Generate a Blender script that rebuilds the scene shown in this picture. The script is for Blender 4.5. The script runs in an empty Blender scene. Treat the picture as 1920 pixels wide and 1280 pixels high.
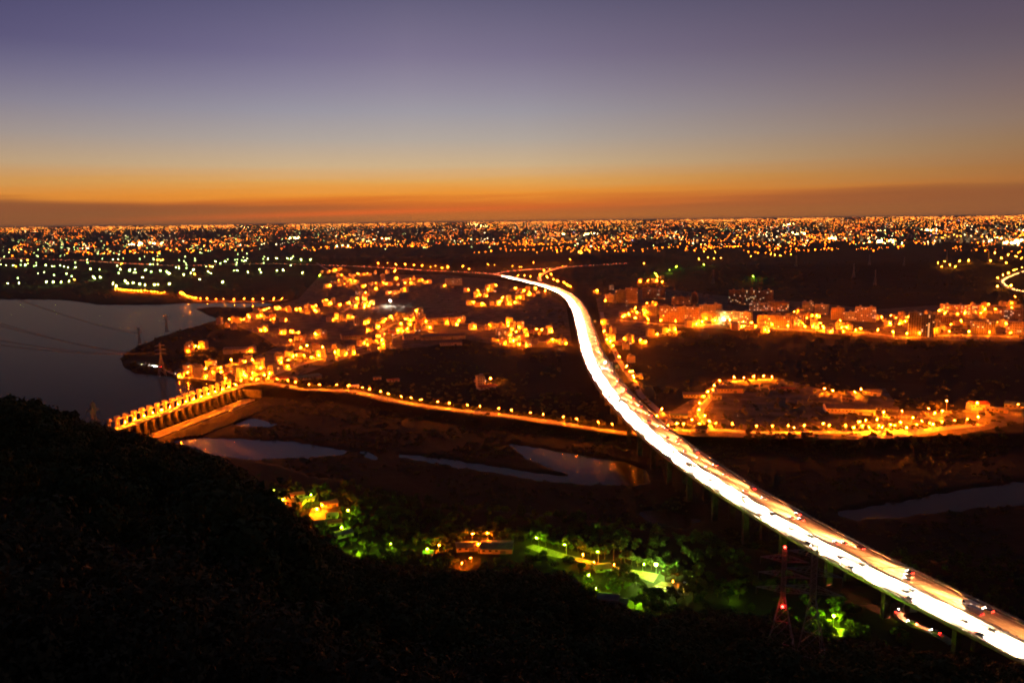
import bpy, math, random
import numpy as np
from mathutils import Vector, Matrix

random.seed(7)
RNG = np.random.default_rng(7)
R = math.radians
sc = bpy.context.scene
COL = sc.collection

# ------------------------------------------------------------------ camera
CAMZ = 210.0
FPX = 28.0 / 36.0 * 1920.0
PITCH = math.atan(225.0 / FPX)
ROLL = R(-0.69)
cam_d = bpy.data.cameras.new('camera')
cam_d.lens = 28.0
cam_d.sensor_width = 36.0
cam_d.clip_start = 0.5
cam_d.clip_end = 400000.0
cam = bpy.data.objects.new('camera', cam_d)
CAMR = Matrix.Rotation(math.pi / 2 - PITCH, 3, 'X') @ Matrix.Rotation(ROLL, 3, 'Z')
cam.matrix_world = Matrix.Translation((0, 0, CAMZ)) @ CAMR.to_4x4()
COL.objects.link(cam)
sc.camera = cam

# ------------------------------------------------------------------ dusk sky
def s2l(c):
    return tuple((x / 255 / 12.92) if x / 255 <= 0.04045 else ((x / 255 + 0.055) / 1.055) ** 2.4 for x in c) + (1.0,)

world = bpy.data.worlds.new('World')
sc.world = world
world.use_nodes = True
nt = world.node_tree
nt.nodes.clear()
def N(t, **kw):
    n = nt.nodes.new(t)
    for k, v in kw.items():
        setattr(n, k, v)
    return n
def L(a, b):
    nt.links.new(a, b)
def M(op, a, b=None, c=None, clamp=False):
    n = N('ShaderNodeMath', operation=op, use_clamp=clamp)
    for i, x in enumerate((a, b, c)):
        if x is None:
            continue
        if isinstance(x, (int, float)):
            n.inputs[i].default_value = x
        else:
            L(x, n.inputs[i])
    return n.outputs[0]
tc = N('ShaderNodeTexCoord')
sep = N('ShaderNodeSeparateXYZ')
L(tc.outputs['Generated'], sep.inputs[0])
elev = M('MULTIPLY', M('ARCSINE', sep.outputs[2]), 180 / math.pi)           # degrees
azim = M('MULTIPLY', M('ARCTAN2', sep.outputs[0], sep.outputs[1]), 180 / math.pi)
# drifting smoke layers low over the horizon
cmb = N('ShaderNodeCombineXYZ')
tilt = M('ADD', elev, M('MULTIPLY', azim, -0.018))
L(M('MULTIPLY', azim, 0.035), cmb.inputs[0]); L(M('MULTIPLY', tilt, 0.9), cmb.inputs[1])
nz = N('ShaderNodeTexNoise')
nz.inputs['Scale'].default_value = 1.3
nz.inputs['Detail'].default_value = 3.0
L(cmb.outputs[0], nz.inputs['Vector'])
low = M('SUBTRACT', 1.0, M('DIVIDE', elev, 4.5), clamp=True)
warp = M('MULTIPLY', M('SUBTRACT', nz.outputs['Fac'], 0.5), M('MULTIPLY', low, 2.5))
elw = M('ADD', elev, warp)
fac = M('DIVIDE', elw, 30.0, clamp=True)
def ramp(stops):
    n = N('ShaderNodeValToRGB')
    el = n.color_ramp.elements
    while len(el) > 1:
        el.remove(el[-1])
    el[0].position = stops[0][0] / 30.0
    el[0].color = s2l(stops[0][1])
    for p, c in stops[1:]:
        e = el.new(p / 30.0)
        e.color = s2l(c)
    L(fac, n.inputs[0])
    return n.outputs[0]
A = ramp([(0, (196, 112, 48)), (0.45, (196, 110, 48)), (1.0, (200, 104, 46)), (1.45, (216, 116, 44)), (2.0, (236, 148, 54)), (2.8, (228, 166, 88)), (3.9, (208, 178, 138)),
          (5.7, (180, 168, 158)), (7.5, (160, 155, 163)), (9.0, (147, 140, 157)), (11.2, (127, 118, 144)), (14.6, (101, 96, 124)), (20, (76, 73, 100)), (30, (56, 54, 78))])
B = ramp([(0, (168, 104, 54)), (0.6, (164, 102, 56)), (1.3, (160, 96, 56)), (2.0, (172, 110, 60)), (2.9, (166, 112, 66)), (4.3, (158, 120, 84)), (5.7, (150, 122, 104)),
          (7.5, (138, 114, 110)), (9.8, (120, 104, 114)), (12.0, (108, 94, 112)), (14.6, (90, 82, 106)), (20, (66, 62, 86)), (30, (50, 48, 68))])
dif = M('ABSOLUTE', M('SUBTRACT', azim, -7.0))
rgt = M('GREATER_THAN', azim, -7.0)
mixf = M('DIVIDE', M('SUBTRACT', dif, 8.0), M('SUBTRACT', 64.0, M('MULTIPLY', rgt, 30.0)), clamp=True)
mix = N('ShaderNodeMixRGB'); L(mixf, mix.inputs[0]); L(A, mix.inputs[1]); L(B, mix.inputs[2])
# a brown smoke layer lying on the horizon, thinner towards the sunset, and a red streak under it
azc = M('MINIMUM', M('ABSOLUTE', M('ADD', azim, 1.0)), 45.0)
etop = M('ADD', 0.75, M('MULTIPLY', azc, 0.034))
sm_edge = N('ShaderNodeMapRange', interpolation_type='SMOOTHSTEP')
L(M('SUBTRACT', etop, elw), sm_edge.inputs[0])
sm_edge.inputs[1].default_value = -0.35; sm_edge.inputs[2].default_value = 0.35
sm_str = M('ADD', 0.12, M('MULTIPLY', M('DIVIDE', azc, 26.0, clamp=True), M('SUBTRACT', 0.62, M('MULTIPLY', rgt, 0.34))))
smix = N('ShaderNodeMixRGB'); L(M('MULTIPLY', sm_edge.outputs[0], sm_str), smix.inputs[0]); L(mix.outputs[0], smix.inputs[1]); smix.inputs[2].default_value = s2l((122, 80, 54))
st_d = M('SUBTRACT', elev, M('ADD', 0.95, M('MULTIPLY', azim, 0.022)))
st_g = M('EXPONENT', M('MULTIPLY', M('POWER', M('DIVIDE', st_d, 0.20), 2.0), -1.0))
st_a = M('EXPONENT', M('MULTIPLY', M('POWER', M('DIVIDE', M('ADD', azim, 9.0), 12.0), 2.0), -1.0))
mix = N('ShaderNodeMixRGB'); L(M('MULTIPLY', M('MULTIPLY', st_g, st_a), 0.85), mix.inputs[0]); L(smix.outputs[0], mix.inputs[1]); mix.inputs[2].default_value = s2l((222, 102, 44))
# the sky opposite the sunset is already night
night = M('DIVIDE', M('SUBTRACT', dif, 45.0), 90.0, clamp=True)
mix2 = N('ShaderNodeMixRGB'); L(night, mix2.inputs[0]); L(mix.outputs[0], mix2.inputs[1])
mix2.inputs[2].default_value = s2l((52, 50, 68))
# the sky darkens away from the sunset, most of all high up
eh = M('DIVIDE', elev, 11.0, clamp=True)
dr = M('DIVIDE', dif, 35.0, clamp=True)
dk_r = M('MULTIPLY', M('MULTIPLY', eh, dr), 0.28)
dk_l = M('MULTIPLY', M('MULTIPLY', M('MULTIPLY', eh, eh), dr), 0.52)
dk = M('SUBTRACT', 1.0, M('ADD', M('MULTIPLY', rgt, dk_r), M('MULTIPLY', M('SUBTRACT', 1.0, rgt), dk_l)))
mul = N('ShaderNodeVectorMath', operation='SCALE'); L(mix2.outputs[0], mul.inputs[0]); L(dk, mul.inputs['Scale'])
bg = N('ShaderNodeBackground')
bg.inputs['Strength'].default_value = 1.0
tint = N('ShaderNodeMixRGB', blend_type='MULTIPLY'); L(M('MULTIPLY', M('SUBTRACT', 1.0, rgt), M('MULTIPLY', dk_l, 2.6), clamp=True), tint.inputs[0]); L(mul.outputs[0], tint.inputs[1]); tint.inputs[2].default_value = (0.84, 0.90, 1.22, 1)
L(tint.outputs[0], bg.inputs['Color'])
wo = N('ShaderNodeOutputWorld')
L(bg.outputs[0], wo.inputs['Surface'])

sc.view_settings.view_transform = 'Standard'
sc.view_settings.look = 'None'
sc.view_settings.gamma = 1.0
sc.view_settings.exposure = 0.0
sc.view_settings.use_curve_mapping = False
sc.render.engine = 'CYCLES'
sc.cycles.use_denoising = True
sc.cycles.use_light_tree = True
sc.cycles.filter_width = 1.9
sc.cycles.max_bounces = 4
sc.cycles.diffuse_bounces = 2
sc.cycles.glossy_bounces = 3
sc.cycles.sample_clamp_indirect = 3.0
sc.cycles.volume_bounces = 0
sc.cycles.use_adaptive_sampling = True
sc.cycles.adaptive_threshold = 0.045
sc.cycles.adaptive_min_samples = 24
sc.cycles.light_sampling_threshold = 0.02

# ------------------------------------------------------------------ pixel -> ground helpers
def ray(u, v):
    return CAMR @ Vector(((u - 960.0) / FPX, (640.0 - v) / FPX, -1.0))
def G(u, v, z=0.0):
    d = ray(u, v)
    t = (z - CAMZ) / d.z
    return Vector((d.x * t, d.y * t, z))
def GP(pts, z=0.0):
    return [tuple(G(u, v, z)[:2]) for u, v in pts]

# ------------------------------------------------------------------ materials
MATS = {}
def mat(name, col, rough=0.9, var=0.25, scale=0.3, spec=0.2, metal=0.0, bump=0.0, col2=None):
    if name in MATS:
        return MATS[name]
    m = bpy.data.materials.new(name)
    m.use_nodes = True
    t = m.node_tree
    b = t.nodes['Principled BSDF']
    b.inputs['Roughness'].default_value = rough
    b.inputs['Metallic'].default_value = metal
    b.inputs['Specular IOR Level'].default_value = spec
    g = t.nodes.new('ShaderNodeTexCoord')
    n = t.nodes.new('ShaderNodeTexNoise')
    n.inputs['Scale'].default_value = scale
    n.inputs['Detail'].default_value = 5
    t.links.new(g.outputs['Object'], n.inputs['Vector'])
    r = t.nodes.new('ShaderNodeValToRGB')
    c2 = col2 or tuple(x * (1 - var) for x in col)
    c1 = col if col2 else tuple(min(1, x * (1 + var)) for x in col)
    r.color_ramp.elements[0].position = 0.3; r.color_ramp.elements[0].color = (*c2, 1)
    r.color_ramp.elements[1].position = 0.7; r.color_ramp.elements[1].color = (*c1, 1)
    t.links.new(n.outputs['Fac'], r.inputs[0])
    t.links.new(r.outputs[0], b.inputs['Base Color'])
    if bump:
        bm = t.nodes.new('ShaderNodeBump')
        bm.inputs['Strength'].default_value = bump
        bm.inputs['Distance'].default_value = 0.5
        t.links.new(n.outputs['Fac'], bm.inputs['Height'])
        t.links.new(bm.outputs[0], b.inputs['Normal'])
    MATS[name] = m
    return m
def glow(name, col, strength, sample=True):
    if name in MATS:
        return MATS[name]
    m = bpy.data.materials.new(name)
    m.use_nodes = True
    t = m.node_tree
    b = t.nodes['Principled BSDF']
    b.inputs['Base Color'].default_value = (0.6, 0.6, 0.6, 1)
    b.inputs['Emission Color'].default_value = (*col, 1)
    b.inputs['Emission Strength'].default_value = strength
    m.cycles.emission_sampling = 'AUTO' if sample else 'NONE'
    MATS[name] = m
    return m

SODIUM = (1.0, 0.145, 0.0009)
GREEN = (0.42, 1.0, 0.004)
MERC = (0.62, 1.0, 0.42)
WARM = (1.0, 0.68, 0.36)
EM = 9800.0

# ------------------------------------------------------------------ mesh builder
def np_mesh(name, V, F, mats=(), mi=None, smooth=False):
    V = np.asarray(V, dtype=np.float32).reshape(-1, 3)
    F = np.asarray(F, dtype=np.int32)
    me = bpy.data.meshes.new(name)
    k = F.shape[1]
    me.vertices.add(len(V)); me.vertices.foreach_set('co', V.ravel())
    me.loops.add(F.size); me.loops.foreach_set('vertex_index', F.ravel())
    me.polygons.add(len(F))
    me.polygons.foreach_set('loop_start', np.arange(0, F.size, k, dtype=np.int32))
    if mi is not None:
        me.polygons.foreach_set('material_index', np.asarray(mi, dtype=np.int32))
    if smooth:
        me.polygons.foreach_set('use_smooth', np.ones(len(F), dtype=bool))
    me.update(calc_edges=True)
    for m in mats:
        me.materials.append(m)
    return me

class MB:
    def __init__(s):
        s.v = []; s.f = []; s.m = []
    def face(s, pts, mi=0):
        b = len(s.v)
        s.v.extend(tuple(p) for p in pts)
        s.f.append(tuple(range(b, b + len(pts)))); s.m.append(mi)
    def box(s, c, d, rz=0.0, mi=0, top=(1.0, 1.0)):
        cx, cy, cz = c; hx, hy, hz = d[0] / 2, d[1] / 2, d[2] / 2
        ca, sa = math.cos(rz), math.sin(rz)
        b = len(s.v)
        for z, kx, ky in ((-hz, 1, 1), (hz, top[0], top[1])):
            for x, y in ((-hx, -hy), (hx, -hy), (hx, hy), (-hx, hy)):
                x *= kx; y *= ky
                s.v.append((cx + x * ca - y * sa, cy + x * sa + y * ca, cz + z))
        for q in ((3, 2, 1, 0), (4, 5, 6, 7), (0, 1, 5, 4), (1, 2, 6, 5), (2, 3, 7, 6), (3, 0, 4, 7)):
            s.f.append(tuple(b + i for i in q)); s.m.append(mi)
        return s
    def prism(s, prof, y0, y1, mi=0, k1=1.0):
        """profile in x-z extruded along y"""
        b = len(s.v); n = len(prof)
        for y in (y0, y1):
            for x, z in prof:
                s.v.append((x, y, z))
        s.f.append(tuple(b + i for i in range(n))); s.m.append(mi)
        s.f.append(tuple(b + n + i for i in reversed(range(n)))); s.m.append(mi)
        for i in range(n):
            j = (i + 1) % n
            s.f.append((b + i, b + n + i, b + n + j, b + j)); s.m.append(mi)
        return s
    def tube(s, p0, p1, r0, r1=None, n=6, mi=0):
        r1 = r0 if r1 is None else r1
        p0 = Vector(p0); p1 = Vector(p1)
        d = (p1 - p0).normalized()
        a = d.cross(Vector((0, 0, 1)) if abs(d.z) < 0.95 else Vector((1, 0, 0))).normalized()
        c = d.cross(a)
        b = len(s.v)
        for p, r in ((p0, r0), (p1, r1)):
            for i in range(n):
                t = 2 * math.pi * i / n
                s.v.append(tuple(p + a * (math.cos(t) * r) + c * (math.sin(t) * r)))
        for i in range(n):
            j = (i + 1) % n
            s.f.append((b + i, b + j, b + n + j, b + n + i)); s.m.append(mi)
        s.f.append(tuple(b + i for i in reversed(range(n)))); s.m.append(mi)
        s.f.append(tuple(b + n + i for i in range(n))); s.m.append(mi)
        return s
    def blob(s, c, r, sq=1.0, mi=0):
        """small icosahedron"""
        t = (1 + 5 ** 0.5) / 2
        k = r / math.sqrt(1 + t * t)
        P = [(-1, t, 0), (1, t, 0), (-1, -t, 0), (1, -t, 0), (0, -1, t), (0, 1, t), (0, -1, -t), (0, 1, -t), (t, 0, -1), (t, 0, 1), (-t, 0, -1), (-t, 0, 1)]
        T = [(0, 11, 5), (0, 5, 1), (0, 1, 7), (0, 7, 10), (0, 10, 11), (1, 5, 9), (5, 11, 4), (11, 10, 2), (10, 7, 6), (7, 1, 8), (3, 9, 4), (3, 4, 2), (3, 2, 6), (3, 6, 8), (3, 8, 9), (4, 9, 5), (2, 4, 11), (6, 2, 10), (8, 6, 7), (9, 8, 1)]
        b = len(s.v)
        for x, y, z in P:
            s.v.append((c[0] + x * k, c[1] + y * k, c[2] + z * k * sq))
        for q in T:
            s.f.append(tuple(b + i for i in q)); s.m.append(mi)
        return s
    def mesh(s, name, *mats):
        me = bpy.data.meshes.new(name)
        me.from_pydata(s.v, [], s.f)
        for m in mats:
            me.materials.append(m)
        if len(mats) > 1:
            me.polygons.foreach_set('material_index', s.m)
        me.update()
        return me

def ob(name, me, parent=None, loc=None, rz=None):
    o = bpy.data.objects.new(name, me)
    COL.objects.link(o)
    if parent is not None:
        o.parent = parent
    if loc is not None:
        o.location = loc
    if rz is not None:
        o.rotation_euler = (0, 0, rz)
    return o
def tag(o, label, cat=None, group=None, kind=None):
    o['label'] = label
    if cat:
        o['category'] = cat
    if group:
        o['group'] = group
    if kind:
        o['kind'] = kind
    return o
def thing(name, label, cat, loc=(0, 0, 0), rz=0.0, group=None):
    return tag(ob(name, None, None, loc, rz), label, cat, group)
def nth(i):
    return '%d%s' % (i, 'th' if 10 <= i % 100 <= 20 else {1: 'st', 2: 'nd', 3: 'rd'}.get(i % 10, 'th'))

# ------------------------------------------------------------------ terrain
def sdpoly(x, y, poly):
    """signed distance to a polygon, negative inside"""
    p = np.asarray(poly)
    d = np.full(x.shape, 1e18)
    ins = np.zeros(x.shape, dtype=bool)
    n = len(p)
    for i in range(n):
        ax, ay = p[i]; bx, by = p[(i + 1) % n]
        ex, ey = bx - ax, by - ay
        wx, wy = x - ax, y - ay
        t = np.clip((wx * ex + wy * ey) / (ex * ex + ey * ey + 1e-9), 0, 1)
        d = np.minimum(d, (wx - t * ex) ** 2 + (wy - t * ey) ** 2)
        c = (ay > y) != (by > y)
        with np.errstate(divide='ignore', invalid='ignore'):
            xi = ax + (y - ay) * ex / (ey if ey != 0 else 1e-9)
        ins ^= c & (x < xi)
    return np.where(ins, -1, 1) * np.sqrt(d)
def wob(x, y, s, seed=0.0):
    x = x / s + seed * 1.7; y = y / s - seed * 2.3
    return (np.sin(x * 1.9 + 1.3 * np.sin(y * 1.1 + seed)) + np.sin(y * 2.3 + 1.7 * np.sin(x * 0.9 + 2 * seed)) + 0.5 * np.sin(x * 4.7 + y * 3.1 + seed) + 0.35 * np.sin(y * 7.9 - x * 5.3)) / 2.85
def sstep(a, b, x):
    t = np.clip((x - a) / (b - a), 0, 1)
    return t * t * (3 - 2 * t)

RES_Z, BED_Z, RIV_Z = -2.0, -8.7, -10.0
RESERVOIR = GP([(-700, 560), (0, 561), (110, 562), (150, 566), (180, 571), (240, 572), (300, 571), (350, 569), (420, 567), (500, 568), (512, 573), (455, 577), (402, 575), (366, 579), (384, 589),
                (410, 598), (380, 607), (330, 622), (290, 634), (256, 650), (240, 658), (222, 673), (231, 690), (250, 699), (300, 704), (330, 709), (380, 718), (438, 727), (440, 733), (206, 800), (150, 850), (-100, 900), (-900, 900)], RES_Z)
RIVER = GP([(206, 806), (440, 736), (500, 740), (560, 741), (640, 752), (700, 762), (800, 782), (900, 797), (1000, 806), (1100, 816), (1190, 826), (1300, 826), (1420, 832), (1540, 835),
            (1700, 835), (1820, 832), (2400, 826), (2700, 990), (1920, 1075), (1500, 1060), (1330, 1030), (1180, 1005), (1080, 985), (960, 975), (850, 965), (720, 940), (660, 918), (600, 898), (500, 880), (440, 872), (330, 850), (250, 836)], BED_Z)
POOLS = [GP(p, RIV_Z) for p in (
    [(330, 826), (372, 816), (400, 822), (470, 824), (560, 828), (620, 838), (655, 846), (640, 853), (560, 858), (450, 862), (400, 860), (360, 848)],
    [(436, 795), (450, 786), (480, 783), (520, 796), (500, 800), (450, 801)],
    [(745, 850), (850, 862), (920, 873), (1000, 885), (1060, 893), (1110, 900), (1110, 908), (1040, 903), (980, 897), (900, 882), (800, 864), (752, 856)],
    [(958, 832), (1000, 840), (1060, 850), (1120, 860), (1180, 866), (1210, 880), (1225, 905), (1180, 912), (1120, 905), (1070, 890), (1020, 874), (985, 858)],
    [(1560, 962), (1640, 948), (1730, 930), (1830, 914), (1920, 902), (2200, 880), (2200, 930), (1920, 945), (1800, 958), (1700, 968), (1610, 974)],
    [(660, 843), (690, 848), (712, 861), (700, 862), (680, 852)],
    [(1190, 958), (1250, 955), (1310, 975), (1280, 992), (1220, 982)],
    [(540, 893), (590, 896), (640, 915), (600, 914)],
    [(340, 805), (384, 792), (430, 776), (470, 752), (478, 764), (430, 792), (380, 806)])]
# weir axis (deck level 4)
WL, WR = G(214, 806, 4.0), G(444, 726, 4.0)
_wd = (WR - WL); _wd.z = 0; WLEN = _wd.length; WD = _wd.normalized(); WN = Vector((WD.y, -WD.x, 0))   # WN points downstream (towards the camera)
def wp(a, b, z):
    return Vector((WL.x + WD.x * a + WN.x * b, WL.y + WD.y * a + WN.y * b, z))
POOLS[8] = [tuple(wp(a, b, 0)[:2]) for a, b in ((-20, 0), (WLEN + 1, 0), (WLEN + 1, 33), (-20, 33))]
HILL = [(-1500, 640, 300), (-700, 690, 240), (0, 728, 235), (70, 733, 240), (110, 772, 270), (150, 785, 330), (200, 797, 400), (320, 832, 520), (400, 856, 560), (480, 905, 560), (560, 986, 900),
        (640, 1046, 900), (720, 1058, 900), (800, 1064, 900), (900, 1072, 900), (1000, 1070, 900), (1080, 1085, 900), (1130, 1150, 900), (1250, 1155, 900), (1350, 1150, 900), (1450, 1165, 900), (1560, 1195, 900), (1700, 1215, 900), (1920, 1250, 900), (2600, 1300, 900), (4000, 1300, 900)]
_haz, _hm, _hr = [], [], []
for u, v, rr in HILL:
    d = ray(u, v)
    _haz.append(math.atan2(d.x, d.y)); _hm.append(d.z / math.hypot(d.x, d.y)); _hr.append(rr)
_g = np.linspace(_haz[0], _haz[-1], 900)
_k = np.exp(-0.5 * (np.arange(-30, 31) / 9.0) ** 2); _k /= _k.sum()
_pm, _pr = np.interp(_g, _haz, _hm), np.interp(_g, _haz, _hr)
_pm = np.convolve(np.pad(_pm, 30, 'edge'), _k, 'valid'); _pr = np.convolve(np.pad(_pr, 30, 'edge'), _k, 'valid')
_haz, _hm, _hr = _g, _pm, _pr
def HT(x, y):
    """ground height, vectorised"""
    x = np.asarray(x, dtype=float); y = np.asarray(y, dtype=float)
    r = np.hypot(x, y); az = np.arctan2(x, y)
    z = np.zeros_like(x)
    far = (r > 250) & (r < 4200) & (y > 100)
    if far.any():
        xs, ys = x[far], y[far]
        jig = wob(xs, ys, 40, 1.0) * 3.5 + wob(xs, ys, 13, 2.0) * 1.6
        sr = sdpoly(xs, ys, RESERVOIR) + jig
        zz = -8.0 * sstep(10, -14, sr)
        sv = sdpoly(xs, ys, RIVER) + jig * 0.6
        bed = BED_Z + wob(xs, ys, 22, 3.0) * 0.45 + wob(xs, ys, 6, 4.0) * 0.25
        kb = sstep(6, -8, sv)
        zz = zz * (1 - kb) + bed * kb
        for i, p in enumerate(POOLS):
            sp = sdpoly(xs, ys, p) + (jig * 0.9 + wob(xs, ys, 6.5, 8.0) * 2.6 if i != 8 else 0)
            kp = sstep(5, -5, sp)
            zz = zz * (1 - kp) + np.minimum(zz, -11.6) * kp
        z[far] = zz
    # low wooded ridge and the terrace beyond the plain
    z = z + 26 * np.exp(-((y - 4300) / 420) ** 2) * sstep(1500, 800, np.abs(x + 300)) + 30 * np.exp(-((y - 3000 - 0.1 * x) / 420) ** 2) * sstep(500, 1000, x) * sstep(2600, 2000, x)
    z = z + 196 * sstep(6500, 34000, r) ** 0.9
    m = np.interp(az, _haz, _hm); rr = np.interp(az, _haz, _hr)
    clr = 2.2 + 8.3 * sstep(4, 45, r)
    hz = CAMZ - clr + m * r - 0.55 * np.maximum(0, r - rr) + wob(x, y, 30, 6.0) * np.clip(r / 80, 0, 1) * 1.6
    return np.maximum(z, np.where(r < 1500, hz, -50))
def H(x, y):
    return float(HT(np.array([x]), np.array([y]))[0])
def P(u, v, dz=0.0):
    """first point of the terrain behind a pixel"""
    d = ray(u, v)
    t = np.geomspace(30, 30000, 900)
    zz = CAMZ + d.z * t - HT(d.x * t, d.y * t)
    k = np.argmax(zz < 0)
    if zz[k] >= 0:
        return G(u, v)
    a, b = t[max(0, k - 1)], t[k]
    tt = np.linspace(a, b, 24)
    zz = CAMZ + d.z * tt - HT(d.x * tt, d.y * tt)
    q = tt[np.argmax(zz < 0)] if (zz < 0).any() else b
    return Vector((d.x * q, d.y * q, H(d.x * q, d.y * q) + dz))

def build_ground():
    az = np.concatenate([np.linspace(-180, -56, 40)[:-1], np.linspace(-56, 56, 720), np.linspace(56, 180, 40)[1:]])
    r = [0.0, 1.5]
    while r[-1] < 200000:
        r.append(r[-1] + max(1.6, r[-1] * (0.0095 if r[-1] < 5000 else 0.05)))
    r = np.array(r)
    aa, rr = np.meshgrid(np.radians(az), r)
    X = rr * np.sin(aa); Y = rr * np.cos(aa)
    Z = HT(X.ravel(), Y.ravel()).reshape(X.shape)
    nr, na = X.shape
    V = np.stack([X, Y, Z], -1).reshape(-1, 3)
    i, j = np.meshgrid(np.arange(nr - 1), np.arange(na - 1), indexing='ij')
    a = (i * na + j).ravel()
    F = np.stack([a, a + 1, a + na + 1, a + na], -1)[:, ::-1]
    m = bpy.data.materials.new('field_ground'); m.use_nodes = True
    t = m.node_tree; b = t.nodes['Principled BSDF']
    b.inputs['Roughness'].default_value = 0.95; b.inputs['Specular IOR Level'].default_value = 0.1
    g = t.nodes.new('ShaderNodeTexCoord')
    vor = t.nodes.new('ShaderNodeTexVoronoi'); vor.inputs['Scale'].default_value = 0.012
    n1 = t.nodes.new('ShaderNodeTexNoise'); n1.inputs['Scale'].default_value = 0.11; n1.inputs['Detail'].default_value = 8
    t.links.new(g.outputs['Object'], vor.inputs['Vector']); t.links.new(g.outputs['Object'], n1.inputs['Vector'])
    r1 = t.nodes.new('ShaderNodeValToRGB')
    r1.color_ramp.elements[0].color = (0.009, 0.011, 0.007, 1); r1.color_ramp.elements[1].color = (0.030, 0.027, 0.021, 1)
    s = t.nodes.new('ShaderNodeSeparateColor'); t.links.new(vor.outputs['Color'], s.inputs[0])
    mx = t.nodes.new('ShaderNodeMath'); mx.operation = 'MULTIPLY_ADD'; mx.inputs[1].default_value = 0.45
    ad = t.nodes.new('ShaderNodeMath'); ad.operation = 'MULTIPLY'; ad.inputs[1].default_value = 0.55
    t.links.new(s.outputs[0], mx.inputs[0]); t.links.new(n1.outputs['Fac'], ad.inputs[0]); t.links.new(ad.outputs[0], mx.inputs[2])
    t.links.new(mx.outputs[0], r1.inputs[0]); t.links.new(r1.outputs[0], b.inputs['Base Color'])
    bp = t.nodes.new('ShaderNodeBump'); bp.inputs['Strength'].default_value = 0.6; bp.inputs['Distance'].default_value = 1.0
    t.links.new(n1.outputs['Fac'], bp.inputs['Height']); t.links.new(bp.outputs[0], b.inputs['Normal'])
    o = ob('ground', np_mesh('ground', V, F, (m,), smooth=True))
    tag(o, 'dark plain, riverbed and wooded hillside reaching to the horizon', kind='structure')
build_ground()

def water_mat(name, rough, bscale, bstr, spec=0.36):
    m = bpy.data.materials.new(name); m.use_nodes = True
    t = m.node_tree; b = t.nodes['Principled BSDF']
    b.inputs['Base Color'].default_value = (0.012, 0.014, 0.015, 1)
    b.inputs['Roughness'].default_value = rough
    b.inputs['IOR'].default_value = 1.33
    b.inputs['Specular IOR Level'].default_value = spec
    b.inputs['Specular Tint'].default_value = (1.0, 0.88, 0.78, 1)
    g = t.nodes.new('ShaderNodeTexCoord')
    mp = t.nodes.new('ShaderNodeMapping'); mp.inputs['Scale'].default_value = (0.6, 1.6, 1)
    n = t.nodes.new('ShaderNodeTexNoise'); n.inputs['Scale'].default_value = bscale; n.inputs['Detail'].default_value = 3
    t.links.new(g.outputs['Object'], mp.inputs[0]); t.links.new(mp.outputs[0], n.inputs['Vector'])
    bp = t.nodes.new('ShaderNodeBump'); bp.inputs['Strength'].default_value = bstr; bp.inputs['Distance'].default_value = 0.3
    t.links.new(n.outputs['Fac'], bp.inputs['Height']); t.links.new(bp.outputs[0], b.inputs['Normal'])
    return m
def sheet(name, poly, z, m, label, grow=30):
    c = np.mean(poly, axis=0)
    V = [(x + (x - c[0]) / max(1, math.hypot(x - c[0], y - c[1])) * grow, y + (y - c[1]) / max(1, math.hypot(x - c[0], y - c[1])) * grow, z) for x, y in poly]
    mb = MB(); mb.face(V)
    o = ob(name, mb.mesh(name, m)); tag(o, label, kind='structure')
    return o
e1, e2 = wp(WLEN + 12, -2, 0), wp(-60, -2, 0)
res_poly = [(-3000, 3600), (250, 3600), (100, 2200), (-120, 1300), tuple(wp(WLEN + 150, -60, 0)[:2]), tuple(e1[:2]), tuple(e2[:2]), (-900, 500), (-3000, 400)]
mb = MB(); mb.face([(x, y, RES_Z) for x, y in res_poly])
tag(ob('reservoir_water', mb.mesh('reservoir_water', water_mat('reservoir_surface', 0.24, 0.035, 0.4, 0.014))), 'wide grey reservoir behind the weir', kind='structure')
riv_poly = [tuple(wp(-50, 2, 0)[:2]), tuple(wp(WLEN + 8, 2, 0)[:2]), (-230, 1100), (200, 1000), (900, 1150), (2000, 1150), (1400, 500), (700, 300), (200, 330), (-60, 330), (-300, 500)]
mb = MB(); mb.face([(x, y, RIV_Z) for x, y in riv_poly])
tag(ob('river_water', mb.mesh('river_water', water_mat('river_surface', 0.21, 0.16, 0.5, 0.12))), 'shallow river pools among gravel bars below the weir', kind='structure')

# ------------------------------------------------------------------ shared materials
M_ASPH = mat('asphalt', (0.06, 0.058, 0.055), 0.9, 0.3, 0.4)
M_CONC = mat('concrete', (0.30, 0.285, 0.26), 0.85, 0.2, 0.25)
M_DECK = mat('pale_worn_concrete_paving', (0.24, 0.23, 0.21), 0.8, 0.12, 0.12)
M_PIER = mat('darkened_concrete', (0.075, 0.07, 0.065), 0.9, 0.35, 0.3)  # concrete darkened in colour so lamplit piers and weir bays stay dim
M_PALE = mat('pale_render_wall', (0.42, 0.39, 0.34), 0.9, 0.2, 0.15)
M_TILE = mat('tan_tile_wall', (0.34, 0.25, 0.19), 0.8, 0.2, 0.2)
M_GREYW = mat('grey_cement_wall', (0.24, 0.235, 0.22), 0.9, 0.3, 0.2)
M_ROOFD = mat('dark_sheet_roof', (0.09, 0.08, 0.075), 0.6, 0.3, 0.3)
M_ROOFR = mat('rust_red_sheet_roof', (0.24, 0.075, 0.045), 0.6, 0.3, 0.3)
M_ROOFG = mat('green_sheet_roof', (0.09, 0.16, 0.12), 0.6, 0.3, 0.3)
M_ROOFC = mat('cement_roof', (0.20, 0.19, 0.175), 0.9, 0.3, 0.25)
M_GLASSD = mat('dark_window_glass', (0.02, 0.022, 0.025), 0.15, 0.2, 0.4, spec=0.5)
M_STEEL = mat('galvanised_steel', (0.30, 0.29, 0.28), 0.55, 0.2, 0.5, spec=0.4, metal=0.6)
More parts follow.
